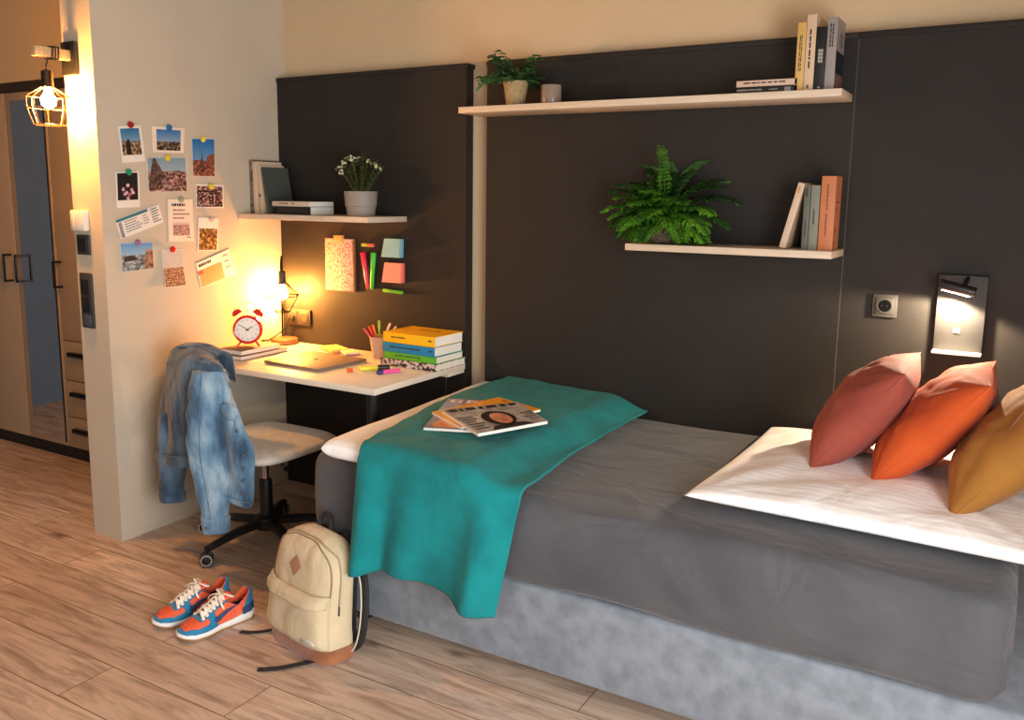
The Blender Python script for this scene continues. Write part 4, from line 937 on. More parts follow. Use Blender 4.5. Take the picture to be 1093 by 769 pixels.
# folded white duvet over the foot end
def slab_cloth(x0, x1, y0, y1, zf, thf, nu=70, nv=60, edge=0.05, layers=2, cornerr=0.05, seed=0.0, xskew=0):
    """closed soft slab: zf(x,y) underside, thf(x,y) thickness; fold grooves along the rim"""
    def prof(u, v, top):
        x = x0+(x1-x0)*u; y = y0+(y1-y0)*v
        dx = min(x-x0, x1-x); dy = min(y-y0, y1-y)
        e = min(1, max(0, dx)/edge); e2 = min(1, max(0, dy)/edge)
        k = (1-(1-e)**2.6)**(1/2.6) * (1-(1-e2)**2.6)**(1/2.6)
        th = thf(x, y); zm = zf(x, y)+th*.5
        n = noise3(x*5+seed, y*5, seed)*.003
        return Vector((x + xskew*(v), y, zm + (th*.5*k + n*k)*(1 if top else -1) + (n*.6 if top else 0)))
    b = MB(); T = []; B = []
    for i in range(nu+1):
        T.append([]); B.append([])
        for j in range(nv+1):
            # cluster samples near the rim
            u = .5-.5*cos(pi*i/nu); v = .5-.5*cos(pi*j/nv)
            T[i].append(b.bm.verts.new(prof(u, v, True)))
            B[i].append(T[i][j] if i in (0, nu) or j in (0, nv) else b.bm.verts.new(prof(u, v, False)))
    for i in range(nu):
        for j in range(nv):
            b._f([T[i][j], T[i+1][j], T[i+1][j+1], T[i][j+1]]); b._f([B[i][j+1], B[i+1][j+1], B[i+1][j], B[i][j]])
    return b
M_DUVET = stripe_mat('striped_white_duvet', (250, 248, 242), (242, 238, 230), 'Y', 14, .5)
ztop = 0.621
o = slab_cloth(1.275, 1.88, -1.160, -0.05, lambda x, y: ztop+.001, lambda x, y: .064*(1-.30*max(0, min(1, (x-1.3)/.6))), xskew=-0.07)
DV = tag(o.build('duvet', M_DUVET, None, sharp=None, loc=(1.5, -.6, ztop)), 'white striped duvet folded across the foot of the bed under the teal blanket', 'duvet')
q = MB(); # the fold seam along the near left edge of the duvet is a cord
q.tube([(1.152+.0*k, -1.150+k*.027, .652+.004*sin(k*.9)) if False else (1.281-k*.0017, -1.150+k*.0272, .650+.003*sin(k*.9)) for k in range(40)], .0035, 8)
bmesh.ops.transform(q.bm, matrix=Matrix.Translation((-1.5, .6, -ztop)), verts=list(q.bm.verts)); q.build('piping', M_DUVET, DV)

# teal blanket
M_TEAL = wrinkle_mat('teal_fleece', (2, 126, 126), (0, 108, 110), 1.0, .5, .6, .014, 7, .03, (1, 1, .5), nscale=8)
def ss(a, b_, x): x = max(0, min(1, (x-a)/(b_-a))); return x*x*(3-2*x)
def bed_top(x):      # what lies under the blanket
    return 0.626 + .064*(1-.30*max(0, min(1, (x-1.3)/.6)))*(1-ss(1.82, 1.97, x))
def blanket(u, v):
    # v 0..1 : from the wall to the front edge, then down the front
    Ltop, Lh = 1.07, 0.40
    s_ = v*(Ltop+Lh)
    r = 0.036
    xl_top = 1.335+.105*ss(.3, 1.07, s_); xr_top = 1.975+.045*ss(.5, 1.07, s_)
    h = max(0, s_-Ltop)/Lh
    xl = xl_top + .015*ss(.9, 1.07, s_) + (-.005*h); xr = xr_top - .06*h
    x = xl+(xr-xl)*u
    zt = bed_top(x)+.017
    ymin = -1.176 if x < 1.9 else -1.176+.030*ss(1.9, 2.02, x)
    hem = (0.285 + .030*sin(u*3.6+.2) - .010*ss(.6, 1, u))
    if s_ < Ltop-r*1.57:
        y = -0.055 - s_*((-ymin-.055-r)/(Ltop-r*1.57)); z = zt + .004*noise3(x*6, y*6, 1)+.004*noise3(x*14, y*10, 5)
    elif s_ < Ltop:
        a = (s_-(Ltop-r*1.57))/(r*1.57)*pi/2; y = ymin+r-r*sin(a); z = zt - r*(1-cos(a))
    else:
        z = zt-r-(zt-r-hem)*h
        amp = .034*h**.8
        y = ymin - .004 - amp*(1+sin(u*17+.8*sin(u*5)+h*.6)) *(.6+.4*sin(u*7+1)) - .008*h + .004*noise3(x*8, z*4, 2)
        x += .008*h*sin(u*17+1.2)
    return (x, y, z)
o = MB(); o.grid(blanket, 110, 150)
BL = tag(o.build('blanket', M_TEAL, None, sharp=None, mods=[('solid', .007, 1)], loc=(1.65, -.6, .69)), 'teal fleece blanket draped over the foot of the bed and down its front', 'blanket')
q = MB()
q.tube([Vector(blanket(k/90, .985))+Vector((0, -.006, 0)) for k in range(91)], .0028, 6)
bmesh.ops.transform(q.bm, matrix=Matrix.Translation((-1.65, .6, -.69)), verts=list(q.bm.verts)); q.build('hem', M_TEAL, BL)

# big pillow
def pillow_mesh(w, d, th, corner=0.10, pw=.42, nu=48, nv=48, wr=1.0, seed=0.0, base=0.0):
    """cushion lying in the xy plane, centre at origin, pointed corners, puffed middle"""
    b = MB()
    def P(u, v, s_):
        a, c_ = 2*u-1, 2*v-1
        x = a*w/2*(1-corner*(1-abs(c_)**2.2)*abs(a)**3); y = c_*d/2*(1-corner*(1-abs(a)**2.2)*abs(c_)**3)
        k = ((1-a*a)*(1-c_*c_))
        z = th/2*(max(0, k)**pw)
        rad = 0
        for (ca_, cc_) in ((1, 1), (1, -1), (-1, 1), (-1, -1)):
            dx, dy = a-ca_, c_-cc_; dist = sqrt(dx*dx+dy*dy); ang = atan2(dy, dx)
            rad += sin(ang*13+seed)*max(0, 1-dist/.9)*min(1, dist*5)
        wrk = (rad*.010 + noise3(a*2.6+seed, c_*2.6, s_*3+seed)*.018 + noise3(a*7+seed, c_*7, seed)*.005)*wr*min(1, k*3)
        return Vector((x, y, s_*(z+wrk*(.6+z/th)) if s_ > 0 else -(z*(1-base)) + wrk*.4*(1-base)))
    T = []; B = []
    for i in range(nu+1):
        T.append([]); B.append([])
        for j in range(nv+1):
            u = .5-.5*cos(pi*i/nu); v = .5-.5*cos(pi*j/nv)
            u = u*.6+.4*i/nu; v = v*.6+.4*j/nv
            T[i].append(b.bm.verts.new(P(u, v, 1))); B[i].append(T[i][j] if i in (0, nu) or j in (0, nv) else b.bm.verts.new(P(u, v, -1)))
    for i in range(nu):
        for j in range(nv):
            b._f([T[i][j], T[i+1][j], T[i+1][j+1], T[i][j+1]]); b._f([B[i][j+1], B[i+1][j+1], B[i+1][j], B[i][j]])
    return b
M_PILL = stripe_mat('striped_white_pillowcase', (250, 246, 240), (240, 234, 226), 'Y', 13, .4)
b = pillow_mesh(.90, .87, .125, .05, .34, wr=.8, seed=2.0, base=.45)
o = b.build('pillow', M_PILL, None, sharp=None); o.location = (2.90, -.535, .657); o.rotation_euler = (0, 0, R_(-1.5))
tag(o, 'large white striped pillow lying on the grey sheet under the cushions', 'pillow')

def cushion(label, P0, a_dir, size_a, size_b, th, cols, yaw=0, seed=0.0):
    """P0 = lower front corner, a_dir = direction of the leaning edge, depth edge along +y"""
    a = Vector(a_dir).normalized(); bdir = Matrix.Rotation(yaw, 3, 'Z') @ Vector((0, 1, 0)); n = bdir.cross(a).normalized()
    bdir = a.cross(n).normalized()
    if bdir.y < 0: bdir = -bdir
    m = wrinkle_mat('velvet_%02x%02x%02x' % cols[0], cols[0], cols[1], .85, .35, .3, .008, 11, .06)
    bb = pillow_mesh(size_a, size_b, th, .06, .48, wr=.8, seed=seed, base=.10)
    o = bb.build('cushion', m, None, sharp=None)
    ctr = Vector(P0) + a*size_a/2 + bdir*size_b/2
    Mx = Matrix((a, bdir, a.cross(bdir))).transposed().to_4x4(); Mx.translation = ctr
    o.matrix_world = Mx
    tag(o, label, 'cushion', 'velvet cushions leaning on the pillow')
    s_ = MB(); rim = []
    for (u0, v0, u1, v1) in ((0, 0, 1, 0), (1, 0, 1, 1), (1, 1, 0, 1), (0, 1, 0, 0)):
        for k in range(24):
            u = 2*(u0+(u1-u0)*k/24)-1; v = 2*(v0+(v1-v0)*k/24)-1
            rim.append((u*size_a/2*(1-.07*(1-abs(v)**2.2)*abs(u)**3), v*size_b/2*(1-.07*(1-abs(u)**2.2)*abs(v)**3), 0))
    s_.tube(rim, .0022, 6, closed=True); s_.build('seam', m, o)
    return o
cushion('rust red velvet cushion, leftmost of the three', (2.718, -.680, .706), (.224, 0, .300), .385, .40, .20, ((156, 72, 54), (138, 58, 44)), seed=1.0)
cushion('bright orange velvet cushion in the middle of the three', (2.889, -.715, .700), (.262, 0, .310), .41, .41, .19, ((204, 84, 14), (182, 66, 8)), seed=4.0)
cushion('mustard brown cushion at the right edge, rightmost of the three', (3.094, -.845, .684), (.235, 0, .31), .44, .42, .20, ((160, 108, 34), (142, 90, 24)), seed=7.0)

# ------------------------------------------------------------------ magazines on the blanket
def magazine(label, cs, z, th, m, extra=()):
    """cs = four corners (x,y) BL,BR,TR,TL of the cover"""
    c = [Vector((a+.012, b_-.020, z)) for a, b_ in cs]; ctr = (c[0]+c[2])/2
    t = thing('magazine', label, 'magazine', ctr, (0, 0, 0), 'magazines fanned out on the teal blanket')
    def S(u, v, e=0): return (c[0]*(1-u)+c[1]*u)*(1-v) + (c[3]*(1-u)+c[2]*u)*v + Vector((0, 0, e))
    def slabb(nm, e0, e1, mm, ins=0.0):
        b = MB(); b.rings([[S(u, v, e0) for u, v in ((ins, ins), (1-ins, ins), (1-ins, 1-ins), (ins, 1-ins))], [S(u, v, e1) for u, v in ((ins, ins), (1-ins, ins), (1-ins, 1-ins), (ins, 1-ins))]]); return _par(b, nm, mm, t)
    slabb('pages', .0006, th-.0006, M_PAPER, .004); slabb('back_cover', 0, .0006, M_CARD)
    slabb('front_cover', th-.0006, th-.0001, m)
    for nm, pts, mm, e in extra:
        b = MB(); b._f([b.bm.verts.new(S(u, v, th+e)) for u, v in pts]); _par(b, nm, mm, t, normals=False)
    return t, S
def letters(t, S, name, txt_polys, m, th, e=.0004):
    b = MB()
    for pts in txt_polys: b._f([b.bm.verts.new(S(u, v, th+e)) for u, v in pts])
    _par(b, name, m, t, normals=False)
def blockword(u0, v0, w, h, word):
    """blocky masthead letters from strokes on a 3x5 grid"""
    G = {'G': ['111', '100', '101', '101', '111'], 'R': ['110', '101', '110', '101', '101'], 'I': ['010', '010', '010', '010', '010'], 'T': ['111', '010', '010', '010', '010'], 'Y': ['101', '101', '010', '010', '010'],
         'O': ['111', '101', '101', '101', '111'], 'E': ['111', '100', '110', '100', '111'], 'S': ['111', '100', '111', '001', '111']}
    out = []; n = len(word); cw = w/(n*4-1)
    for k, ch in enumerate(word):
        for r, row in enumerate(G[ch]):
            for c_, x in enumerate(row):
                if x == '1':
                    a = u0+cw*(k*4+c_); b_ = v0+h*(1-(r+1)/5); out.append([(a, b_), (a+cw, b_), (a+cw, b_+h/5), (a, b_+h/5)])
    return out
zb = 0.7065
# magazine 1: grey-purple cover
t, S = magazine('grey-purple magazine with a white masthead at the bottom of the fan', [(1.520, -.925), (1.690, -.860), (1.560, -.455), (1.352, -.535)], zb, .009,
    mat('grey_purple_cover', (168, 160, 172), .3, col2=(120, 112, 126), nscale=14, coat=.3), [
    ('figure', [(.16, .04), (.55, .03), (.6, .18), (.45, .30), (.2, .28), (.10, .14)], mat('orange_figure_print', (222, 120, 50), .4, col2=(240, 190, 140), nscale=30), .0002),
    ('top_band', [(.02, .84), (.98, .84), (.98, .985), (.02, .985)], mat('violet_band', (104, 84, 130), .3, col2=(140, 124, 160), nscale=30), .0002)])
letters(t, S, 'masthead', blockword(.08, .855, .78, .115, 'GRY'), M_CARD, .009)
t, S = magazine('yellow magazine with orange lettering in the middle of the fan', [(1.440, -.765), (1.640, -.880), (1.745, -.520), (1.520, -.440)], zb+.0095, .008,
    mat('yellow_cover', (250, 186, 40), .3, col2=(244, 160, 30), nscale=8, coat=.3), [])
letters(t, S, 'masthead', [[(.25+.045*cos(a*pi/4)*1.3, .93+.03*sin(a*pi/4)) for a in range(8)], [(.44+.09*cos(a*pi/4), .865+.03*sin(a*pi/4)) for a in range(8)], [(.60+.05*cos(a*pi/4), .865+.026*sin(a*pi/4)) for a in range(8)]], bmat((200, 84, 24)), .008)
MG = [(1.750, -.948), (1.862, -.688), (1.640, -.505), (1.478, -.760)]
t, S = magazine('black and white magazine with a portrait on top of the fan', MG, zb+.0185, .010,
    mat('bw_cover', (206, 200, 194), .28, col2=(150, 144, 140), nscale=26, coat=.4, stretch=(1, 1, 1)), [])
# this cover: u runs along its lower (near) edge, v to its far edge
hair = bmat((26, 18, 18)); skin = mat('portrait_skin_print', (226, 164, 130), .4, col2=(196, 128, 98), nscale=40)
def blob(cu, cv, ru, rv, n=14, rot=0): return [(cu+ru*cos(2*pi*a/n)*cos(rot)-rv*sin(2*pi*a/n)*sin(rot), cv+ru*cos(2*pi*a/n)*sin(rot)+rv*sin(2*pi*a/n)*cos(rot)) for a in range(n)]
letters(t, S, 'portrait_hair', [blob(.50, .42, .21, .30)], hair, .010, .0002)
letters(t, S, 'portrait_face', [blob(.52, .40, .125, .235)], skin, .010, .0004)
letters(t, S, 'portrait_features', [blob(.46, .44, .022, .012), blob(.58, .44, .022, .012), blob(.52, .29, .035, .012), blob(.52, .36, .012, .02)], bmat((120, 60, 50)), .010, .0006)
letters(t, S, 'portrait_shoulders', [[(.22, .02), (.82, .02), (.72, .14), (.58, .18), (.44, .18), (.30, .14)]], bmat((40, 36, 36)), .010, .0002)
letters(t, S, 'cover_lines', [[(.04, .12+k*.09), (.04+w_, .12+k*.09), (.04+w_, .155+k*.09), (.04, .155+k*.09)] for k, w_ in enumerate((.2, .16, .22, .15, .2, .18))] + [[(.98-w_, .2+k*.09), (.98, .2+k*.09), (.98, .235+k*.09), (.98-w_, .235+k*.09)] for k, w_ in enumerate((.14, .18, .12, .16))], bmat((40, 38, 40)), .010, .0003)
letters(t, S, 'masthead', [[(a0, .86), (a1, .86), (a1, .97), (a0, .97)] for a0, a1 in ((.05, .16), (.19, .24), (.27, .40), (.44, .50), (.54, .68), (.72, .80), (.84, .94))], bmat((22, 20, 22)), .010, .0003)

# ------------------------------------------------------------------ desk chair
t = thing('desk_chair', 'light grey swivel chair with a black five-star base at the desk', 'chair', (0.515, -0.685, 0))
M_SEAT = wrinkle_mat('oatmeal_fabric', (240, 232, 216), (224, 216, 198), .95, .9, .1, .01, 6, .4, nscale=30)
def seatmesh(w, d, zc, th, lipf=0.0, nu=36, nv=36):
    b = MB()
    def P(a, c_, s_):
        k = (1-abs(a)**4)*(1-abs(c_)**4)
        # map the square softly to a rounded square
        x = a*w/2*(1-.10*abs(c_)**3-.05*abs(a*c_)**6); y = c_*d/2*(1-.08*abs(a)**3-.05*abs(a*c_)**6)
        dish = -.012*(1-a*a)*(1-c_*c_)
        z = zc + s_*th/2*max(0, k)**.42 + (dish if s_ > 0 else -.0) - .022*max(0, c_)**3*0 
        return Vector((x, y, z))
    T = []; B = []
    for i in range(nu+1):
        T.append([]); B.append([])
        for j in range(nv+1):
            a = -cos(pi*i/nu); c_ = -cos(pi*j/nv)
            T[i].append(b.bm.verts.new(P(a, c_, 1))); B[i].append(T[i][j] if i in (0, nu) or j in (0, nv) else b.bm.verts.new(P(a, c_, -1)))
    for i in range(nu):
        for j in range(nv):
            b._f([T[i][j], T[i+1][j], T[i+1][j+1], T[i][j+1]]); b._f([B[i][j+1], B[i+1][j+1], B[i+1][j], B[i][j]])
    return b
s_ = seatmesh(.49, .49, .440, .070).build('seat', M_SEAT, t, sharp=None)
MB().bx(-.10, .10, -.12, .10, .385, .408, .006).build('seat_plate', M_BLACKP, t)
MB().cyl((0, 0, .27), (0, 0, .39), .014).build('gas_lift', M_STEEL, t)
MB().lathe([(.027, .10), (.027, .275), (.024, .28)], 24).build('column_cover', M_BLACKP, t)
MB().tube([(0.02, 0.01, .388), (.045, .03, .36), (.065, .045, .335)], [.005, .005, .006], 8).ball((0.078, .055, .322), .016, (1.3, 1.1, .7)).build('height_lever', M_BLACKP, t)
MB().lathe([(.05, .065), (.055, .075), (.05, .115), (.03, .125)], 24).build('hub', M_BLACKP, t)
for k in range(5):
    a = R_(-94+72*k); dx, dy = cos(a), sin(a)
    arm = MB().tube([(dx*.03, dy*.03, .095), (dx*.16, dy*.16, .090), (dx*.305, dy*.305, .068)], [.030, .026, .019], 10, flat=.62, up=(0, 0, 1)).build('base_arm', M_BLACKP, t)
    cx0, cy0 = dx*.308, dy*.308; ax = Vector((-dy, dx, 0)) if k else Vector((.72, -.69, 0)).normalized()
    cs = MB()
    cs.cyl((cx0, cy0, .04), (cx0, cy0, .075), .008)
    for sg in (-1, 1):
        p0 = Vector((cx0, cy0, .0275))+ax*sg*.006; p1 = p0+ax*sg*.016
        cs.tube([p0, p0+ax*sg*.002, p1-ax*sg*.002, p1], [.024, .0272, .0272, .024], 28)
    cc = cs.build('caster', M_BLACKP, t)
    rg = MB()
    for sg in (-1, 1):
        p1 = Vector((cx0, cy0, .0275))+ax*sg*.0225; e1 = ax.cross(Vector((0, 0, 1))).normalized()
        rg.tube([p1+(e1*cos(q*pi/12)+Vector((0, 0, 1))*sin(q*pi/12))*.0205 for q in range(24)], .0028, 6, closed=True)
    rg.build('caster_ring', mat('light_grey_ring', (186, 184, 180), .5) if k == 0 else bpy.data.materials['light_grey_ring'], cc)
MB().tube(smooth_curve([(-.03, -.12, .395), (-.03, -.225, .40), (-.03, -.262, .46), (-.03, -.262, .62)], 5), .016, 10, flat=.5).build('back_support', M_BLACKP, t)
def bk(u, v):
    a = 2*u-1; w_ = .15*(1-.20*abs(2*v-1)**3)
    return (-.10+a*w_, -.252-.02*(1-a*a)+.0*v+.012*sin(v*pi), .50+.28*v-.02*a*a*v)
b = MB(); b.grid(bk, 20, 20); b.build('backrest', M_SEAT, t, sharp=None, mods=[('solid', .035, 0), ('subd', 1)])

# ------------------------------------------------------------------ denim jacket
t = thing('denim_jacket', 'faded blue denim jacket hung over the back of the desk chair', 'jacket', (0.45, -0.98, 0.85))
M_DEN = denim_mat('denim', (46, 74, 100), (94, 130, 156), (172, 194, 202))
M_DEND = denim_mat('denim_painted_shade', (28, 42, 58), (54, 78, 100), (100, 124, 140))  # same denim in a darker copy, shade painted into its colour
M_THR = mat('stitching', (104, 124, 140), .8); M_BRASS = mat('brass_button', (130, 136, 140), .4, .5)
def sheet(name, g, m, th=.006, kk=6, off=0, fold=0.006, seed=0):
    G_ = surf(g, kk, kk); b = MB(); V = []
    for i, r in enumerate(G_):
        V.append([])
        for j, p in enumerate(r):
            v = Vector(p); n_ = noise3(v.x*11+seed, v.y*9, v.z*4.5)*fold*2
            V[-1].append(b.bm.verts.new(v+Vector((n_*.3, -n_, 0))))
    for i in range(len(V)-1):
        for j in range(len(V[0])-1): b._f([V[i][j], V[i+1][j], V[i+1][j+1], V[i][j+1]])
    return _par(b, name, m, t, sharp=None, mods=[('solid', th, off)])
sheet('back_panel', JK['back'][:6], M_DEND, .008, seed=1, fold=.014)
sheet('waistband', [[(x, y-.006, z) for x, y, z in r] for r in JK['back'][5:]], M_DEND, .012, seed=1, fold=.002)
# the side the chair back is on: an inner layer hanging behind, closing the shoulders over the backrest
inner = [[(x-.01, -.885+.02*(k > 3), z-.002) for x, y, z in r] for k, r in enumerate(JK['back'][:6])]
top = [JK['back'][0], [(x, (y+i_[1])/2, z+.012) for (x, y, z), i_ in zip(JK['back'][0], inner[0])], inner[0]]
sheet('front_panel', JK['front'], M_DEN, .008, seed=5, fold=.010)
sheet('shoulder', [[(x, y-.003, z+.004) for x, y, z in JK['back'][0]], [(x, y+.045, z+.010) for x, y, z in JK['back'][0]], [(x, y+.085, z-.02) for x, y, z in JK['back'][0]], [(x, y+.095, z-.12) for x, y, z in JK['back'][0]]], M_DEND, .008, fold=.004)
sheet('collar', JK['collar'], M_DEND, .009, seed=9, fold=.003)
sheet('hem_band', [[(x, y-.005, z) for x, y, z in r] for r in JK['front'][-2:]], M_DEN, .013, fold=.001)
def sleeve(name, pts, m, seed, flat):
    P_ = smooth_curve(pts, 7); b = MB(); n = 28; rings = []
    for i, (x, y, z, r) in enumerate(P_):
        t_ = i/(len(P_)-1); ring = []
        for j in range(n):
            a = 2*pi*j/n; c_ = Vector((x, y, z)); e1 = Vector((.70, .71, 0)); e2 = Vector((.71, -.70, 0))
            rr_ = r*(1+.08*noise3(cos(a)*1.6+seed, sin(a)*1.6, z*13+seed) + .05*sin(z*60+3*cos(a)+seed)*sin(a+1))
            ring.append(c_+e1*cos(a)*rr_ + e2*sin(a)*rr_*flat)
        rings.append(ring)
    b.rings(rings, True, True, False); return _par(b, name, m, t, sharp=None, mods=[('solid', .004, -1)]), P_
sl, P1_ = sleeve('sleeve', JK['sleeve'], M_DEN, 1.0, .62)
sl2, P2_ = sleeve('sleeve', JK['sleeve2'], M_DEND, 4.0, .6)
def cuff(P_, n0, m, k=1.06, flat=.62):
    b = MB(); rings = []
    for (x, y, z, r) in P_[-n0:]:
        e1 = Vector((.70, .71, 0)); e2 = Vector((.71, -.70, 0)); rings.append([Vector((x, y, z))+e1*cos(2*pi*j/28)*r*k+e2*sin(2*pi*j/28)*r*k*flat for j in range(28)])
    b.rings(rings, True, False, False); return b
_par(cuff(P1_, 7, M_DEN), 'cuff', M_DEN, t, sharp=None, mods=[('solid', .004, 0)]); _par(cuff(P2_, 6, M_DEND), 'cuff', M_DEND, t, sharp=None, mods=[('solid', .004, 0)])
x, y, z, r = P1_[-4]
e1 = Vector((.70, .71, 0)); e2 = Vector((.71, -.70, 0))
pc = Vector((x, y, z)) - e1*r*.62 + e2*r*.55
_par(MB().ball(tuple(pc), .008, (1, 1, 1), 12, 8), 'cuff_button', M_BRASS, t)
sheet('pocket_flap', [[(x+.002, y-.004, z) for x, y, z in r] for r in JK['flap']], M_DEN, .008, fold=.001)
pk = JK['front']
_par(MB().tube([(.612, -.9835, .66), (.632, -.986, .52), (.655, -.990, .505), (.676, -.985, .52), (.676, -.982, .64)], .0016, 5), 'pocket_seam', M_THR, t)
for bx_, by_, bz_ in JK['btn']:
    _par(MB().cyl((bx_-.013, by_-.020, bz_), (bx_-.0125, by_-.014, bz_), .0062, n=14), 'button', M_BRASS, t)
# seams
def seamline(pts, r=.0016): _par(MB().tube(pts, r, 5), 'seam', M_THR, t)
row = lambda g, i, dy=-.009: [(x, y+dy, z) for x, y, z in smooth_curve(g[i], 6)]
seamline(row(JK['back'], 1)); seamline(row(JK['back'], 5, -.014)); seamline(row(JK['front'], 6, -.012)); seamline(row(JK['front'], 7, -.012))
seamline([(x-.024, y-.010, z) for x, y, z in [tuple(r[2]) for r in JK['front'][2:]]])
seamline([(x + r*.22, y - r*.66, z) for x, y, z, r in P1_[2:]])

# ------------------------------------------------------------------ backpack
bo = Vector((1.262, -1.298, 0)); ba = R_(-12.6)
t = thing('backpack', 'beige canvas backpack with a tan leather bottom standing against the bed', 'backpack', bo, (0, 0, ba))
M_CAN = wrinkle_mat('beige_canvas', (212, 192, 156), (198, 178, 142), .95, .5, .6, .02, 8, .1)
M_LEA = wrinkle_mat('tan_suede', (164, 102, 58), (136, 80, 44), .8, .4, .2, .006, 14, .4, nscale=14)
M_WEB = mat('black_webbing', (40, 38, 38), .8, namt=.2, nscale=60)
W2, HH, DD = .166, .392, .150
def bp_pt(h, a, grow=0.0, dd=DD):
    """h 0..1 height, a angle round the section; a = -pi/2 faces the room"""
    z = HH*h
    w = W2*(1-.05*h) * (1 if h < .60 else max(0.02, (1-((h-.60)/.40)**3.0))**(1/2.6))
    d = dd/2*(1-.10*h) * (1 if h < .80 else max(.05, (1-((h-.80)/.20)**2.2))**(1/2.0))
    e = 3.4
    c_, s_ = cos(a), sin(a); x = (abs(c_)**(2/e))*(1 if c_ > 0 else -1)*(w+grow); y = (abs(s_)**(2/e))*(1 if s_ > 0 else -1)*(d+grow)
    bulge = 0.012*sin(pi*min(1, h*1.05))*(abs(s_)**2 if s_ < 0 else 0)
    lean = .022*h*h+.012*h
    n = noise3(x*16+3, y*16, z*9)*.005
    return Vector((x+n, y-bulge+lean+n + dd/2, z + .003))
def bp_skin(h0, h1, a0, a1, nh, na, grow, name, m, th=.004, closed=False, capb=False, capt=False):
    b = MB()
    if closed:
        rings = [[bp_pt(h0+(h1-h0)*i/nh, 2*pi*j/na, grow) for j in range(na)] for i in range(nh+1)]
        b.rings(rings, True, capb, capt); return b.build(name, m, t, sharp=None)
    b.grid(lambda u, v: bp_pt(h0+(h1-h0)*v, a0+(a1-a0)*u, grow), na, nh); return b.build(name, m, t, sharp=None, mods=[('solid', th, 0)])
bp_skin(0, 1, 0, 0, 48, 72, 0, 'body', M_CAN, closed=True, capb=True, capt=True)
bp_skin(0.0, .118, 0, 0, 6, 72, .006, 'leather_bottom', M_LEA, closed=True, capb=True)
# zip line that runs over the shoulder and its flap edge
def arch(dx, zoff, yy, r, name, m, a0=-0.03, a1=1.0, n=40):
    pts = []
    for k in range(n+1):
        q = pi*k/n; hx = cos(q)*(W2*dx); hz = sin(q)
        h = .60+.375*hz*zoff if True else 0
        z_ = .58+.39*(sin(q)**.8)*zoff
        p = bp_pt(min(z_, .985), -pi/2 + 0, 0); pts.append((h, hx, p))
    return pts
b = MB(); pts = []
for k in range(61):
    q = k/60; side = -1 if q < .5 else 1
    f = abs(q-.5)*2            # 1 at the ends, 0 on top
    if f > .42: h = .56 + (.80-.56)*(1-(f-.42)/.58); an = -pi/2 + side*R_(62)
    else: h = .80+.16*cos(f/.42*pi/2); an = -pi/2 + side*R_(62)*sin(f/.42*pi/2)
    pts.append(bp_pt(h, an, .0025))
b.tube(pts, .0022, 6); b.build('front_piping', mat('dark_piping', (150, 130, 98), .7), t)
b = MB(); pts2 = []
for k in range(61):
    q = k/60; side = -1 if q < .5 else 1; f = abs(q-.5)*2
    if f > .35: h = .48 + (.84-.48)*(1-(f-.35)/.65); an = -pi/2 + side*R_(84)
    else: h = .84+.135*cos(f/.35*pi/2); an = -pi/2 + side*R_(84)*sin(f/.35*pi/2)
    pts2.append(bp_pt(h, an, .003))
b.tube(pts2, .0030, 6); b.build('zip', mat('beige_zip', (176, 154, 118), .7), t)
b = MB(); b.tube([pts2[-1], pts2[-1]+Vector((.003, -.004, -.03))], .0025, 6); b.build('zip_pull', M_WEB, t)
# front pocket
def pocket(u, v):
    h = .125+.44*v; a = -pi/2 + (2*u-1)*R_(62); p = bp_pt(h, a, 0)
    edge = min(1, min(u, 1-u)*9)*min(1, (1-v)*14+.15)*min(1, .25+v*6)
    return p + Vector((0, -.019*edge*(1-.15*v), 0)) + Vector(((2*u-1)*.004, 0, 0))
b = MB(); b.grid(pocket, 36, 30); b.build('front_pocket', M_CAN, t, sharp=None, mods=[('solid', .006, 0)])
def flapf(u, v):
    vv = .80+.21*v; p = pocket(u, min(vv, 1)); return p+Vector((0, -.006-.006*(1-v), .004*(vv > 1)))
b = MB(); b.grid(flapf, 36, 8); b.build('pocket_flap', M_CAN, t, sharp=None, mods=[('solid', .005, 0)])
b = MB(); b.tube([pocket(.0, .86)+Vector((-.004, -.004, 0)), pocket(.0, .62)+Vector((-.008, -.004, 0))], .0035, 6); b.build('zip_pull', mat('tan_pull', (190, 122, 70), .6), t)
# seam folds on the pocket
b = MB()
for pts in ([(.20, .78), (.20, .4), (.21, .02)], [(.92, .82), (.92, .4), (.92, .02)]):
    b.tube([pocket(u, v)+Vector((0, -.003, 0)) for u, v, in smooth_curve(pts, 6)], .0014, 5)
b.build('pocket_stitching', mat('cream_thread', (226, 208, 176), .8), t)
# leather diamond
cdn = lambda u, v: bp_pt(.735+v*.5, -pi/2+u, .0035)
b = MB(); c0 = cdn(0.06, 0); c0 = Vector((c0.x+.0, c0.y, c0.z))
def dia(u, v, e): 
    a = (u+v-1)*.030; z_ = (v-u)*.033; p = bp_pt((c0.z+z_)/HH, -pi/2+.0, .002+e); return Vector((a+.002, p.y-.0005, p.z))
b.grid(lambda u, v: dia(u, v, .0018), 6, 6); b.build('leather_diamond', M_LEA, t, mods=[('solid', .002, 0)])
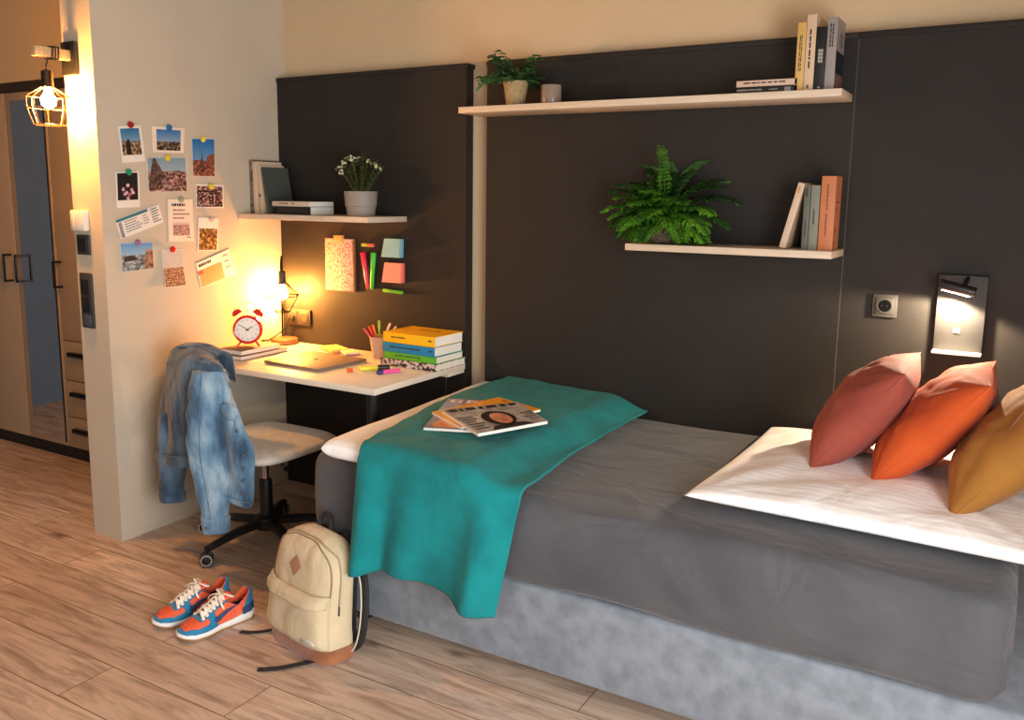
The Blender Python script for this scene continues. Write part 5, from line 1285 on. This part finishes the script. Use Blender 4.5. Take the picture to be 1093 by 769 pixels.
# round fabric label
def lab(u, v):
    a = 2*pi*u; rr_ = v; uu = .74+.115*rr_*cos(a); vv = .15+.070*rr_*sin(a)+.02*rr_*cos(a)*-1; return pocket(uu, vv)+Vector((0, -.0045, 0))
b = MB(); b.grid(lab, 24, 3, cu=True); b.build('cloth_label', mat('pale_label', (214, 204, 186), .7), t, mods=[('solid', .0015, 0)])
b = MB()
for k, (w0, w1) in enumerate(((.675, .805), (.66, .82), (.69, .79))):
    n_ = 7
    for q in range(n_):
        if q % 3 == 2: continue
        ua = w0+(w1-w0)*q/n_; ub = w0+(w1-w0)*(q+.8)/n_; va = .178-k*.022-(ua-.74)*.2
        vs = [pocket(ua, va)+Vector((0, -.0062, 0)), pocket(ub, va)+Vector((0, -.0062, 0)), pocket(ub, va-.010)+Vector((0, -.0062, 0)), pocket(ua, va-.010)+Vector((0, -.0062, 0))]
        b._f([b.bm.verts.new(v) for v in vs])
b.build('label_print', mat('label_ink', (120, 112, 100), .8), t, normals=False)
# top handle, back padding, shoulder straps, webbing tails
ph = bp_pt(.97, pi/2, 0)
b = MB(); b.tube(smooth_curve([(-.03, ph.y-.01, ph.z-.02), (-.03, ph.y+.0, ph.z+.03), (0, ph.y+.005, ph.z+.052), (.03, ph.y, ph.z+.03), (.03, ph.y-.01, ph.z-.02)], 6), .010, 10, flat=.4); b.build('top_handle', M_WEB, t)
b = MB(); b.grid(lambda u, v: bp_pt(.04+.86*v, pi/2-R_(58)+R_(116)*u, .008), 20, 20); b.build('back_padding', mat('black_mesh', (30, 30, 31), .9), t, sharp=None, mods=[('solid', .010, 0)])
for sx in (1, -1):
    b = MB(); pts = smooth_curve([(sx*.055, .165, .37), (sx*.090, .172, .33), (sx*.158, .165, .27), (sx*.188, .150, .20), (sx*.192, .140, .12), (sx*.176, .135, .05), (sx*.160, .125, .022)], 7)
    b.tube(pts, [.024]*(len(pts)-9)+[.022, .020, .018, .016, .014, .013, .012, .012, .012], 12, flat=.38, up=(0, 1, 0)); s_ = b.build('shoulder_strap', M_WEB, t)
    b = MB(); b.tube([(x+sx*.008, y-.020, z) for x, y, z in pts], .0026, 6); b.build('strap_piping', mat('white_piping', (212, 204, 190), .6), s_)
b = MB(); b.tube(smooth_curve([(.150, .118, .024), (.120, .03, .012), (.075, -.07, .006), (.040, -.120, .004), (.020, -.142, .0035)], 6), .0125, 8, flat=.14, up=(0, 0, 1)); b.build('strap_tail', M_WEB, t)
b = MB(); b.tube(smooth_curve([(-.146, .05, .012), (-.175, .0, .006), (-.205, -.035, .004), (-.235, -.055, .0035)], 6), .0105, 8, flat=.15, up=(0, 0, 1)); b.build('strap_tail', M_WEB, t)

# ------------------------------------------------------------------ trainers
def prof(t_, pts):
    for (a, x), (b_, y) in zip(pts[:-1], pts[1:]):
        if t_ <= b_:
            f = (t_-a)/(b_-a); f = f*f*(3-2*f); return x+(y-x)*f
    return pts[-1][1]
SL = .272
def half(t_, side):   # footprint half width, side +1 outer -1 inner; t 0 heel .. 1 toe
    o = prof(t_, [(0, .004), (.03, .020), (.09, .031), (.25, .034), (.45, .035 if side < 0 else .040), (.70, .047), (.85, .043), (.94, .030), (.985, .014), (1.0, .003)])
    return o
def curve(t_): return .006*sin((t_-.3)*3.0)*1.0       # banana bend of the last
def top_h(t_): return prof(t_, [(0, .100), (.06, .104), (.14, .094), (.24, .080), (.36, .088), (.46, .098), (.58, .082), (.72, .060), (.86, .050), (.95, .040), (1, .022)])
def sole_h(t_): return prof(t_, [(0, .040), (.1, .036), (.45, .026), (.75, .022), (.95, .026), (1, .032)])
def up_pt(t_, s_, e=0.0, bow=1):
    """s_ -1..1 across: -1 inner sole edge, 0 ridge, +1 outer sole edge"""
    a = abs(s_); sd = 1 if s_ >= 0 else -1; z0 = sole_h(t_)-.004; zt = top_h(t_); w = half(t_, sd)*.97
    th = (1-a)*pi/2
    p = .72 if t_ > .5 else .72-.22*(.5-t_)/.5
    pw = .95
    x = w*(cos(th)**p if th < pi/2 else 0); z = z0+(zt-z0)*(sin(th)**pw)
    if t_ < .42: # ankle part stands up straighter, rim narrower
        x *= 1-.30*ss(.35, 1, (z-z0)/(zt-z0))*(1 if t_ > .05 else .6)
        z = z0+(zt-z0)*(1-a**1.15) if a > .0 else zt
        k = 1-a; z = z0+(zt-z0)*min(1, k*1.55)**.9; x = w*(1-.26*min(1, k*1.55)) * (1 if k < .645 else (1-(k-.645)/.355))
    y = (t_-.5)*SL
    dirn = Vector((sd*max(.15, a), (t_-.5)*.8 if (t_ > .9 or t_ < .1) else 0, 1-a)).normalized()
    return Vector((sd*x*1 + curve(t_), y, z)) + dirn*e
def shoe(name_label, loc, rz, mirror=1):
    t = thing('trainer', name_label, 'shoe', loc, (0, 0, rz), 'pair of orange and blue trainers')
    mo = lambda n, c1, c2=None, **k: bpy.data.materials.get(n) or mat(n, c1, .7, col2=c2, **k)
    OR = mo('orange_mesh', (244, 104, 62), (226, 88, 50), nscale=120, bump=.4, bscale=500); BLU = mo('teal_blue_suede', (24, 126, 166), (16, 108, 146), nscale=40, sheen=.3)
    NAV = mo('navy_suede', (44, 74, 116), (36, 62, 102), nscale=40); WH = mo('white_midsole', (236, 232, 224), namt=.03); GUM = mo('gum_rubber', (170, 120, 72), (150, 104, 60)); LAC = mo('cream_laces', (250, 240, 222), (226, 210, 188), nscale=60); DK = mo('navy_lining', (30, 34, 58), namt=.2)
    def grow_sole(z0, z1, g, name, m, n=64, toe_up=0.0):
        b = MB(); rings = []
        for z_f, gg in ((0, g-.003), (.25, g+.001), (.75, g+.001), (1, g-.001)):
            r = []
            for k in range(n):
                q = 2*pi*k/n; tt = .5+.5*cos(q); sd = 1 if sin(q) >= 0 else -1
                w = half(min(max(tt, .0), 1), sd)+gg; yy = (tt-.5)*(SL+2*gg)
                lift = .012*ss(.82, 1.02, tt)+.004*ss(.12, 0, tt) if False else (.012*ss(.82, 1.02, tt))
                za = z0+lift; zb_ = (sole_h(tt) if z1 is None else z1)+ (0 if z1 is None else lift)
                wx = w*(abs(sin(q))**.0) ; wx = w if .02 < tt < .98 else w*abs(sin(q))/.28
                r.append(Vector((sd*wx+curve(tt), yy, za+(zb_-za)*z_f)))
            rings.append(r)
        b.rings(rings); return b.build(name, m, t, sharp=50)
    grow_sole(0.0, .006, .003, 'outsole', GUM); grow_sole(.006, None, .0045, 'midsole', WH)
    def skin(name, m, keep, e, nu=110, nv=90, th=.0016, off=0):
        e = e*1.3+.0012 if e else 0
        b = MB(); b.grid(lambda u, v: up_pt(.004+.992*u, (2*v-1)*mirror*.999, e), nu, nv, keep=lambda u, v: keep(u, (2*v-1)))
        bmesh.ops.delete(b.bm, geom=[v for v in b.bm.verts if not v.link_faces], context='VERTS')
        return b.build(name, m, t, sharp=None, mods=[('solid', th, off)])
    open_ = lambda u, s: ((u-.225)/.20)**2 + (s/.50)**2 < 1
    throat = lambda u, s: .40 < u < .70 and abs(s) < .20-.06*(u-.4)/.3
    skin('upper', OR, lambda u, s: not open_(u, s) and not throat(u, s), 0, th=.003, off=0)
    # lining seen through the opening
    b = MB(); b.grid(lambda u, v: up_pt(.03+.42*u, (2*v-1)*.62, -.007) if False else Vector((curve(.03+.4*u)+(2*v-1)*(half(.03+.4*u, 1)-.010)*.85, (.03+.4*u-.5)*SL, sole_h(.2)+.004+.02*abs(2*v-1)**3)), 12, 12); b.build('insole', DK, t, sharp=None)
    # tongue
    def tg(u, v):
        tt = .72-.40*u; p = up_pt(tt, 0, 0); base = p.z-.004; rise = .030*ss(.45, 1, u)
        return Vector((curve(tt)+(2*v-1)*(.016+.010*u), (tt-.5)*SL+ -.004, base+rise-.010*(2*v-1)**2))
    b = MB(); b.grid(tg, 20, 12); b.build('tongue', OR, t, sharp=None, mods=[('solid', .005, 0)])
    # overlays
    mud = lambda u, s: (u > .60 and abs(s) > .60-.02 and u < .93) or (u > .93) or (.50 < u <= .66 and abs(s) > .48+.7*abs(u-.58)) 
    toe = lambda u, s: mud(u, s) and abs(s) > .40+.35*(1-min(1, (u-.9)/.08) if u > .9 else 1)*.5 or u > .925 and abs(s) > -1 and (u > .955 or abs(s) > .25)
    skin('mudguard', BLU, lambda u, s: (u > .55 and abs(s) > .66-.22*ss(.80, .97, u)) or u > .955, .0012)
    skin('eyestay', BLU, lambda u, s: (.36 < u < .72 and .18-.05*(u-.4) < abs(s) < .36+.06*sin((u-.36)*9)) or (.70 <= u < .77 and abs(s) < .37) or (.54 < u < .72 and abs(s) > .34 and abs(s) < .70 and abs((u-.63)-(abs(s)-.34)*-.06) < .045), .0014)
    skin('heel_counter', BLU, lambda u, s: (u < .22-.20*(1-abs(s))*1.1 and abs(s) > .25) or (u < .055 and abs(s) > .12), .0014)
    skin('heel_foxing', NAV, lambda u, s: u < .20 and abs(s) > .78, .0030)
    # swoosh: polygon in (t, s) laid on the side
    sw = [(.585, .60), (.600, .72), (.575, .82), (.52, .84), (.42, .74), (.30, .60), (.17, .44), (.30, .545), (.42, .625), (.50, .665), (.545, .655), (.565, .625)]
    for sd in (1, -1):
        b = MB(); 
        from mathutils.geometry import tessellate_polygon
        # densify outline then grid mask for a close fit
        def inside(u, s):
            c_ = False; n = len(sw); j = n-1
            for i in range(n):
                (xi, yi), (xj, yj) = sw[i], sw[j]
                if ((yi > s) != (yj > s)) and (u < (xj-xi)*(s-yi)/(yj-yi)+xi): c_ = not c_
                j = i
            return c_
        b.grid(lambda u, v: up_pt(.15+.48*u, sd*(.40+.48*v), .0048), 150, 80, keep=lambda u, v: inside(.15+.48*u, .40+.48*v))
        bmesh.ops.delete(b.bm, geom=[v for v in b.bm.verts if not v.link_faces], context='VERTS')
        b.build('side_stripe', NAV, t, sharp=None, mods=[('solid', .001, 0)])
    # laces: zig-zag rows and two loose loops
    b = MB()
    for k in range(6):
        tt = .715-k*.052; pz = up_pt(tt, 0).z
        for sg in (1, -1):
            a = up_pt(tt, sg*.27, .005); c_ = up_pt(tt-.045, -sg*.27, .005); mid = Vector(((a.x+c_.x)/2, (a.y+c_.y)/2, max(a.z, c_.z)+.010+.012*ss(3, 6, k)))
            b.tube(smooth_curve([tuple(a), tuple((a+mid)/2+Vector((0, 0, .003))), tuple(mid), tuple((c_+mid)/2+Vector((0, 0, .003))), tuple(c_)], 4), .0056, 8, flat=.6)
            b.ball(tuple(a), .0064, n=8, m=6)
    b.build('laces', LAC, t, sharp=None)
    b = MB(); tp = up_pt(.41, 0); tz = tp.z+.020
    for sg in (1, -1):
        b.tube(smooth_curve([(0, tp.y, tz), (sg*.022, tp.y+.002, tz+.010), (sg*.040, tp.y-.012, tz+.002), (sg*.030, tp.y-.024, tz-.004), (sg*.006, tp.y-.004, tz+.002)], 6), .0048, 7, flat=.6)
        b.tube(smooth_curve([(0, tp.y, tz), (sg*.014, tp.y+.018, tz+.004), (sg*.040, tp.y+.026, tz-.014), (sg*.046, tp.y+.020, tz-.030)], 6), .0034, 7, flat=.5)
    b.build('bow', LAC, t, sharp=None)
    return t
d_ = R_(180+6)      # toes towards -y
shoe('orange and blue trainer nearer the backpack with a navy side stripe', (0.925, -1.320, 0), R_(180-10), 1)
shoe('orange and blue trainer on the left, half behind the other one', (0.790, -1.308, 0), R_(180-14), 1)

# ------------------------------------------------------------------ lights
def area(name, loc, rot, sx, sy, power, col):
    l = bpy.data.lights.new(name, 'AREA'); l.shape = 'RECTANGLE'; l.size = sx; l.size_y = sy; l.energy = power; l.color = col
    o = bpy.data.objects.new(name, l); C.objects.link(o); o.location = loc; o.rotation_euler = rot; return o
area('daylight_window_right', (3.93, -2.75, 1.05), (0, R_(90), 0), 1.4, 1.7, 116, (0.93, 0.96, 1.0))
area('added_fill_front', (1.9, -4.68, 1.6), (R_(90), 0, 0), 2.0, 1.4, 18, (0.86, 0.93, 1.0))
sp = bpy.data.lights.new('reading_spot', 'SPOT'); sp.energy = 38; sp.color = (1.0, .80, .56); sp.spot_size = R_(166); sp.spot_blend = .25; sp.shadow_soft_size = .012
so = bpy.data.objects.new('reading_spot', sp); C.objects.link(so)
mid = (la+lb)/2 + dn*.022; so.location = mid; so.rotation_euler = Vector((dn.x, -.16, dn.z)).to_track_quat('-Z', 'Y').to_euler()

w = bpy.data.worlds.new('world'); bpy.context.scene.world = w; w.use_nodes = True
w.node_tree.nodes['Background'].inputs['Color'].default_value = (.75, .85, 1, 1); w.node_tree.nodes['Background'].inputs['Strength'].default_value = .6

# ------------------------------------------------------------------ camera
rr = Vector((0.85957, 0.51089, 0.01179)); uu = Vector((-0.09148, 0.13115, 0.98713)); ff = Vector((-0.50277, 0.84959, -0.15947))
cam = bpy.data.cameras.new('camera'); co = bpy.data.objects.new('camera', cam); C.objects.link(co)
Mx = Matrix((rr, uu, -ff)).transposed().to_4x4(); Mx.translation = Vector((3.1882, -3.2171, 1.4797)); co.matrix_world = Mx
cam.sensor_width = 36; cam.sensor_fit = 'HORIZONTAL'; cam.lens = 925.385/1093*36
cam.shift_x = (546.5-539.1)/1093; cam.shift_y = (358.75-384.5)/1093
cam.clip_start = .05
sc = bpy.context.scene; sc.camera = co
sc.view_settings.view_transform = 'Standard'; sc.view_settings.look = 'None'; sc.view_settings.gamma = 1; sc.view_settings.exposure = 0.0
sc.view_settings.use_curve_mapping = False
for o in bpy.data.objects:
    if o.type == 'MESH' and not o.data.polygons: print('EMPTY MESH', o.name)
